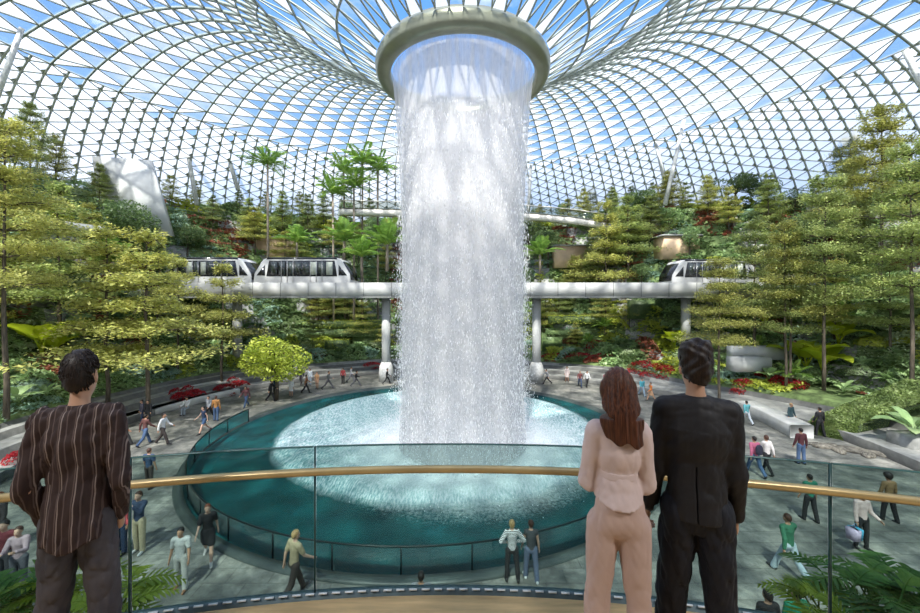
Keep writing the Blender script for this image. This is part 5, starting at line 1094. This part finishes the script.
def hero_cloth(name, c, rough=.75, kind=None, c2=None):
    if name in MATS: return MATS[name]
    m, nt, out = newmat(name); L = nt.links.new; b = N(nt, 'ShaderNodeBsdfPrincipled', Roughness=rough); b.inputs['Specular IOR Level'].default_value = .25
    tc = N(nt, 'ShaderNodeTexCoord'); no = N(nt, 'ShaderNodeTexNoise', Scale=3.5, Detail=6, Roughness=.6); L(tc.outputs['Object'], no.inputs['Vector'])
    wv = N(nt, 'ShaderNodeTexNoise', Scale=420, Detail=1); L(tc.outputs['Object'], wv.inputs['Vector'])
    if kind == 'stripe':
        sx = N(nt, 'ShaderNodeSeparateXYZ'); L(tc.outputs['Object'], sx.inputs[0])
        def st(sc_, lo, hi, add=0):
            a = N(nt, 'ShaderNodeMath', operation='MULTIPLY_ADD', _1=sc_, _2=add); L(sx.outputs[0], a.inputs[0]); wb = N(nt, 'ShaderNodeMath', operation='ADD'); L(a.outputs[0], wb.inputs[0])
            nz = N(nt, 'ShaderNodeMath', operation='MULTIPLY', _1=.25); L(no.outputs[0], nz.inputs[0]); L(nz.outputs[0], wb.inputs[1])
            fr = N(nt, 'ShaderNodeMath', operation='FRACT'); L(wb.outputs[0], fr.inputs[0]); mr = N(nt, 'ShaderNodeMath', operation='PINGPONG', _1=.5); L(fr.outputs[0], mr.inputs[0]); return ramp(nt, mr.outputs[0], [(lo, 1.0), (hi, 0.0)])
        s1 = st(26, .05, .11); s2 = st(13, .02, .05, .3)
        m1 = N(nt, 'ShaderNodeMix', data_type='RGBA'); L(s1, m1.inputs[0]); m1.inputs[6].default_value = (*c, 1); m1.inputs[7].default_value = (*c2, 1)
        m2 = N(nt, 'ShaderNodeMix', data_type='RGBA'); L(s2, m2.inputs[0]); L(m1.outputs[2], m2.inputs[6]); m2.inputs[7].default_value = (.22, .17, .15, 1); L(m2.outputs[2], b.inputs['Base Color'])
    elif kind == 'denim':
        L(ramp(nt, no.outputs[0], [(.35, c), (.7, c2)]), b.inputs['Base Color'])
    else:
        L(ramp(nt, no.outputs[0], [(.3, tuple(q * .93 for q in c)), (.7, tuple(min(1, q * 1.05) for q in c))]), b.inputs['Base Color'])
    bp = N(nt, 'ShaderNodeBump', Strength=.12, Distance=.002); L(wv.outputs[0], bp.inputs['Height']); L(bp.outputs[0], b.inputs['Normal']); L(b.outputs[0], out.inputs[0]); MATS[name] = m; return m
def hairmat(name, c, c2):
    if name in MATS: return MATS[name]
    m, nt, out = newmat(name); L = nt.links.new; b = N(nt, 'ShaderNodeBsdfPrincipled', Roughness=.42); b.inputs['Specular IOR Level'].default_value = .25
    tc = N(nt, 'ShaderNodeTexCoord'); mp = N(nt, 'ShaderNodeMapping'); mp.inputs['Scale'].default_value = (130, 130, 7); L(tc.outputs['Object'], mp.inputs[0]); no = N(nt, 'ShaderNodeTexNoise', Scale=1, Detail=4, Roughness=.6, Distortion=.3); L(mp.outputs[0], no.inputs['Vector'])
    L(ramp(nt, no.outputs[0], [(.35, c), (.7, c2)]), b.inputs['Base Color']); bp = N(nt, 'ShaderNodeBump', Strength=.5, Distance=.004); L(no.outputs[0], bp.inputs['Height']); L(bp.outputs[0], b.inputs['Normal']); L(b.outputs[0], out.inputs[0]); MATS[name] = m; return m
def hair_locks(root, hd, m, n, seed, style):
    """short strands combed over the scalp"""
    rs_ = np.random.RandomState(seed); b = MB(); c0 = hd + V3(0, -.014, .022); R = V3(.083, .103, .105)
    for k in range(n):
        v = rs_.randn(3); v /= np.linalg.norm(v)
        if v[1] > .35 - .6 * (v[2] < .3) and v[2] < .55: continue
        if v[2] < -.75: continue
        p0 = c0 + v * R * .97; cr = V3(0, -.03, .09); t = (v - V3(0, -.25, .95)); t = t - v * t.dot(v); t /= np.linalg.norm(t) + 1e-6; sw = np.cross(v, t) * rs_.randn() * .5; t = t + sw; t /= np.linalg.norm(t)
        l_ = .028 + .02 * rs_.rand(); bow = .006 + .006 * rs_.rand()
        b.tube([p0, p0 + t * l_ * .5 + v * bow, p0 + t * l_ + v * (bow * .3 - .004)], [.0045, .0055, .001], 4, cap=False)
    b.obj('hair_lock', m, root, True)['kind'] = 'stuff'
def hero(label, px, depth, H_, face, cfg, xs=1.0, lift=0.0):
    s = H_ / 1.76; t = empty('person', (xat(px, depth), depth, FZ + lift), radians(face), label=label, cat='person'); t.scale = (s * xs, s * xs, s)
    J = skel(cfg['pose'], cfg['fem'], cfg['build']); h = .0085; fem = cfg['fem']; hd = J['head']
    b = body_sdf(J, fem, cfg['build'] * .93, .80); lo, hi = b.bounds(); V, Q = surfnet(b, lo, hi, h); mb = MB().add(V, Q)
    for s_, n_ in ((-1, 'l'), (1, 'r')):
        dn = J[n_ + 'hd']; fw = V3(0, 1, 0) - dn * dn[1]
        if np.linalg.norm(fw) < .3: fw = V3(0, 0, 1)
        hand(mb, J[n_ + 'wr'], dn, fw, V3(-s_, .1, 0), 1.0, .55)
    for s_ in (-1, 1): mb.tube([hd + V3(s_ * .028, .076, .012), hd + V3(s_ * .028, .0845, .012)], [.0125, .008], 10, m=1)
    mb.tube([hd + V3(-.022, .094, -.062), hd + V3(0, .1, -.062), hd + V3(.022, .094, -.062)], [.003, .007, .003], 8, m=2)
    mb.obj('body', [SKIN[cfg['skin']], M_EYE, M_LIP], t, True)
    cfg['dress'](t, J, h)
    for n_ in 'lr':
        sd = SDF(.015).seg(J[n_ + 'heel'], J[n_ + 'toe'] + V3(0, .02, 0), .04, .032).seg(J[n_ + 'heel'] + V3(0, 0, .03), J[n_ + 'an'], .042, .04); zf = min(J[n_ + 'heel'][2], J[n_ + 'toe'][2]) - .03; 
        if lift: sd.seg(J[n_ + 'heel'] - V3(0, 0, .02), J[n_ + 'heel'] - V3(0, 0, .1), .022, .014).seg(J[n_ + 'toe'] - V3(0, .03, .02), J[n_ + 'toe'] - V3(0, .03, .09), .034, .03); zf = -lift / s + .002
        sd.cut.append(lambda P, zf=zf: zf - P[:, 2]); link('shoe', sd.mesh('shoe', .01, mat('shoe black', (.02, .02, .02), .3)), t)
    return t, J
def lerp(a, b, t): return a * (1 - t) + b * t
def torso(c, J, bd, e, chest=.135, waist=.115, hip=.13, fy=.72):
    c.seg(J['pel'], J['waist'], hip + e, waist + e, fy).seg(J['waist'], J['chest'] + V3(0, -.01, .02), waist + e, chest * bd + e, fy)
    c.seg(J['chest'] + V3(0, -.012, .02), J['nb'] - V3(0, .01, .035), chest * bd + e, .07, fy - .02)
    for n_ in 'lr': c.seg(J['nb'] - V3(0, .008, .02), lerp(J[n_ + 'sh'], J['nb'], .12) + V3(0, 0, .002), .05 + e, .055 + e, 1, .05)
# --- man in the dark striped shirt, hands in pockets
def dress_left(t, J, h):
    m = hero_cloth('striped shirt', (.030, .017, .015), .7, 'stripe', (.085, .058, .052)); c = SDF(.035); e = .014
    torso(c, J, 1.06, e, .138, .128, .136)
    c.seg(J['pel'] + V3(0, 0, .06), J['pel'] - V3(0, .005, .10), .165, .182, .92)
    for n_ in 'lr':
        sh, el_, wr = J[n_ + 'sh'], J[n_ + 'el'], J[n_ + 'wr']; c.seg(sh, el_, .064, .056, 1, .03).seg(el_, lerp(el_, wr, .88), .055, .044, 1, .02).seg(lerp(el_, wr, .86), lerp(el_, wr, .99), .044, .042, 1, .004)
    c.disp = folds(.020, 3); hz = J['pel'][2] - .115; c.cut.append(lambda P: hz + .035 * np.cos(P[:, 0] * 11) ** 2 * (np.abs(P[:, 0]) < .3) * -1 + .03 - P[:, 2])
    nz = J['nb'][2] + .05; c.cut.append(lambda P: P[:, 2] - nz); link('shirt', c.mesh('shirt', h, m), t)
    k = SDF(.01); k.seg(J['nb'] + V3(0, -.006, .0), J['nb'] + V3(0, -.004, .045), .075, .064, 1.0); z0_ = J['nb'][2] - .02; z1_ = J['nb'][2] + .052; k.cut += [lambda P: P[:, 2] - z1_, lambda P: z0_ - P[:, 2], lambda P: .056 - np.hypot(P[:, 0], P[:, 1] - J['nb'][1])]; link('collar', k.mesh('collar', .006, m), t)
    yk = MB(); 
    P_ = [V3(x_, -.115 - .0 * abs(x_) + .12 * (abs(x_) / .2) ** 2.5, J['chest'][2] + .035 - .01 * abs(x_)) for x_ in np.linspace(-.15, .15, 16)]
    d = SDF(.03); mj = hero_cloth('grey denim', (.030, .028, .034), .8, 'denim', (.085, .075, .078)); d.seg(J['pel'] + V3(0, 0, .06), J['pel'] + V3(0, 0, .01), .125, .135, .74)
    for s_ in (-1, 1): d.seg(J['pel'] + V3(s_ * .055, -.028, -.0), J['pel'] + V3(s_ * .058, -.03, -.045), .07, .072, 1, .05)
    for n_ in 'lr': d.seg(J[n_ + 'hip'], J[n_ + 'kn'], .105, .078, 1, .018).seg(J[n_ + 'kn'], J[n_ + 'an'], .078, .066, 1, .015)
    d.disp = folds(.018, 8); link('jeans', d.mesh('jeans', h, mj), t)
    hd = J['head']; hm = hairmat('hair near black', (.008, .006, .005), (.026, .016, .012)); g = SDF(.02); g.ell(hd + V3(0, -.018, .026), (.084, .105, .108)).seg(hd + V3(0, -.055, -.02), hd + V3(0, -.05, -.075), .064, .05); fc = hd[2]
    g.cut += [lambda P: (P[:, 1] - hd[1]) - .015 - (P[:, 2] - fc - .04) * 1.1, lambda P: np.where(np.abs(P[:, 0]) > .06, (P[:, 1] - hd[1] + .03) * .8 - (P[:, 2] - fc - .02) * 1.0, -1)]; link('hair', g.mesh('hair', .006, hm), t); hair_locks(t, hd, hm, 620, 1, 's')
hero('man in dark brown striped shirt and grey jeans, seen from behind, hands in pockets', 79, 1.92, 1.785, 18, dict(pose=dict(la=-12, ra=-12, lab=12, rab=12, le=40, re=40, lw=20, rw=20, lt=2, rt=-2, lk=2, rk=2, sp=.09), fem=False, build=.98, skin='t', dress=dress_left), xs=.75)
# --- woman in the pale pink trouser suit, arms folded in front
def dress_mid(t, J, h):
    m = hero_cloth('pale pink suiting', (.60, .47, .44), .8); c = SDF(.03); e = .012
    c.seg(J['pel'] + V3(0, 0, .1), J['waist'] + V3(0, 0, .08), .135, .102, .78).seg(J['waist'] + V3(0, 0, .08), J['chest'] + V3(0, -.01, .02), .102, .126, .74).seg(J['chest'] + V3(0, -.012, 0), J['nb'] - V3(0, .01, .04), .128, .065, .72)
    for n_ in 'lr':
        c.seg(J['nb'] - V3(0, .005, .025), lerp(J[n_ + 'sh'], J['nb'], .12), .05 + e, .05 + e, 1, .05); sh, el_, wr = J[n_ + 'sh'], J[n_ + 'el'], J[n_ + 'wr']; c.seg(sh, el_, .062, .054, 1, .03).seg(el_, lerp(el_, wr, .9), .053, .042, 1, .02)
    c.seg(J['pel'] + V3(0, 0, .18), J['pel'] + V3(0, -.01, .04), .118, .168, .92); c.disp = folds(.008, 12)
    hz = J['pel'][2] + .10; c.cut.append(lambda P: hz + np.abs(P[:, 0]) ** 2 * 1.3 - P[:, 2]); nz = J['nb'][2] + .045; c.cut.append(lambda P: P[:, 2] - nz); link('jacket', c.mesh('jacket', h, m), t)
    bt = SDF(.01); bz = J['waist'][2] + .085; bt.seg(V3(0, J['waist'][1], bz - .012), V3(0, J['waist'][1], bz + .012), .119, .117, .80); bt.cut += [lambda P: np.abs(P[:, 2] - bz) - .019]; link('waist_band', bt.mesh('waist_band', .005, m), t)
    d = SDF(.03); mt_ = hero_cloth('pale pink trousers', (.50, .36, .31), .8); d.seg(J['pel'] + V3(0, 0, .16), J['pel'] + V3(0, 0, .04), .112, .140, .82)
    for s_ in (-1, 1): d.seg(J['pel'] + V3(s_ * .066, -.03, .08), J['pel'] + V3(s_ * .075, -.03, .02), .074, .076, 1, .05)
    for n_ in 'lr': d.seg(J[n_ + 'hip'], J[n_ + 'kn'], .100, .070, 1, .018).seg(J[n_ + 'kn'], J[n_ + 'an'] - V3(0, .0, .03), .072, .082, 1, .02)
    d.disp = folds(.011, 15); link('trousers', d.mesh('trousers', h, mt_), t)
    hd = J['head']; hm = hairmat('hair long brown', (.022, .008, .005), (.13, .045, .022)); g = SDF(.06); g.ell(hd + V3(0, -.014, .026), (.086, .106, .104)); g.seg(hd + V3(0, -.05, .01), hd + V3(0, -.10, -.12), .090, .105, .62).seg(hd + V3(.005, -.10, -.12), hd + V3(.02, -.125, -.25), .108, .105, .40)
    for s_ in (-1, 1): g.seg(hd + V3(s_ * .06, -.02, 0), hd + V3(s_ * .072, -.06, -.14), .034, .03)
    fc = hd[2]; g.cut.append(lambda P: np.where(P[:, 2] > fc - .12, (P[:, 1] - hd[1]) - .022 - (P[:, 2] - fc - .045) * 1.1, (P[:, 1] - hd[1]) - .05))
    ez = hd[2] - .245; g.cut.append(lambda P: ez + .012 * np.sin(P[:, 0] * 60) - .12 * (P[:, 0]) - P[:, 2])
    K_ = 60; g.disp = lambda P: (.0022 * np.sin(P[:, 0] * 210 + 3 * np.sin(P[:, 2] * 9)) + .0026 * np.sin(P[:, 0] * 95 + 2 * np.sin(P[:, 2] * 7 + 1)) * np.clip((fc - P[:, 2]) * 6 + .4, 0, 1)).astype(np.float32)
    link('hair', g.mesh('hair', .005, hm), t)
hero('woman with long brown hair in pale pink trouser suit, arms folded, seen from behind', 618, 1.90, 1.63, -8, dict(pose=dict(la=8, ra=8, lab=9, rab=9, le=84, re=84, lw=40, rw=40, lt=1, rt=-1, lk=2, rk=2, sp=.03), fem=True, build=.84, skin='l', dress=dress_mid), xs=.84, lift=.07)
# --- man in the black suit
def dress_right(t, J, h):
    m = hero_cloth('black suiting', (.014, .013, .014), .6); c = SDF(.04); e = .022
    torso(c, J, 1.1, e * .7, .138, .124, .138, .74)
    c.seg(J['pel'] + V3(0, 0, .04), J['pel'] - V3(0, 0, .05), .156, .172, .86)
    for n_ in 'lr':
        sh, el_, wr = J[n_ + 'sh'], J[n_ + 'el'], J[n_ + 'wr']; c.seg(sh - V3(0, 0, .014), el_, .064, .058, 1, .04).seg(el_, lerp(el_, wr, .93), .060, .050, 1, .02)
    c.disp = folds(.010, 21); hz = J['pel'][2] - .035; c.cut.append(lambda P: np.where(np.abs(P[:, 0]) < .22, hz - P[:, 2], -1)); nz = J['nb'][2] + .05; c.cut.append(lambda P: P[:, 2] - nz)
    c.cut.append(lambda P: np.where((P[:, 2] < hz + .26) & (P[:, 1] < -.02) & (np.abs(P[:, 0]) < .22), .0035 - np.abs(P[:, 0] + .03 + .02 * 0), -1)); link('suit_jacket', c.mesh('suit_jacket', h * .8, m), t)
    k = SDF(.012); k.seg(J['nb'] + V3(0, -.012, -.015), J['nb'] + V3(0, -.008, .035), .088, .070, .95); z0_, z1_ = J['nb'][2] - .03, J['nb'][2] + .042; k.cut += [lambda P: P[:, 2] - z1_, lambda P: z0_ - P[:, 2], lambda P: .060 - np.hypot(P[:, 0], P[:, 1] - J['nb'][1])]; link('jacket_collar', k.mesh('jacket_collar', .006, m), t)
    sc2 = SDF(.01).seg(J['nb'] + V3(0, -.004, .0), J['nb'] + V3(0, 0, .055), .066, .060, 1.0); z2_ = J['nb'][2] + .05; sc2.cut += [lambda P: P[:, 2] - z2_, lambda P: .053 - np.hypot(P[:, 0], P[:, 1] - J['nb'][1])]; link('shirt_collar', sc2.mesh('shirt_collar', .006, hero_cloth('white shirt', (.7, .7, .7))), t)
    d = SDF(.03); d.seg(J['pel'] + V3(0, 0, .05), J['pel'] - V3(0, 0, .0), .13, .14, .76)
    for s_ in (-1, 1): d.seg(J['pel'] + V3(s_ * .058, -.02, .0), J['pel'] + V3(s_ * .06, -.02, -.045), .072, .074, 1, .05)
    for n_ in 'lr': d.seg(J[n_ + 'hip'], J[n_ + 'kn'], .108, .082, 1, .014).seg(J[n_ + 'kn'], J[n_ + 'an'] - V3(0, 0, .01), .082, .074, 1, .015)
    d.disp = folds(.017, 25); link('trousers', d.mesh('trousers', h, hero_cloth('black trousers', (.010, .011, .016), .65)), t)
    hd = J['head']; hm = hairmat('hair wavy dark', (.007, .005, .004), (.030, .018, .013)); g = SDF(.02); g.ell(hd + V3(0, -.02, .032), (.092, .112, .114)).seg(hd + V3(0, -.06, -.02), hd + V3(0, -.055, -.085), .072, .056).ell(hd + V3(.035, -.04, .095), (.055, .06, .05)).ell(hd + V3(-.045, -.05, .085), (.05, .06, .05)); fc = hd[2]
    g.disp = lambda P: (.006 * np.sin(P[:, 0] * 75 + np.sin(P[:, 2] * 40) * 2) * np.sin(P[:, 2] * 70 + P[:, 1] * 50)).astype(np.float32)
    g.cut += [lambda P: (P[:, 1] - hd[1]) - .02 - (P[:, 2] - fc - .04) * 1.1]; link('hair', g.mesh('hair', .006, hm), t); hair_locks(t, hd + V3(0, 0, .008), hm, 700, 4, 's')
ht, J = hero('man in a black suit with wavy dark hair, seen from behind, rightmost of three', 696, 1.97, 1.82, -15, dict(pose=dict(la=4, ra=2, lab=7, rab=6, le=14, re=16, lt=3, rt=-3, lk=2, rk=3, sp=.05), fem=False, build=.96, skin='t', dress=dress_right), xs=.81)
w_ = J['lwr']; dn = J['lhd']; wt = MB(); up_ = dn; cc = w_ + dn * .012
a_ = np.linspace(0, 2 * pi, 17)[:-1]; e1 = np.cross(dn, V3(0, 1, 0)); e1 /= np.linalg.norm(e1); e2 = np.cross(dn, e1)
ring = lambda r, o: np.array([cc + dn * o + e1 * r * cos(q) + e2 * r * sin(q) for q in a_]); Vw = np.vstack([ring(.029, -.009), ring(.033, -.008), ring(.033, .008), ring(.029, .009)]); i, j = np.meshgrid(np.arange(4), np.arange(16), indexing='ij'); wt.add(Vw, np.stack([i * 16 + j, i * 16 + (j + 1) % 16, ((i + 1) % 4) * 16 + (j + 1) % 16, ((i + 1) % 4) * 16 + j], -1).reshape(-1, 4))
wr_ = wt.obj('wrist_watch', mat('watch steel', (.4, .4, .42), .2, .9), ht); MB().tube([cc - e2 * .030, cc - e2 * .042], [.018, .016], 14).obj('watch_face', mat('watch face', (.05, .06, .06), .1), wr_)
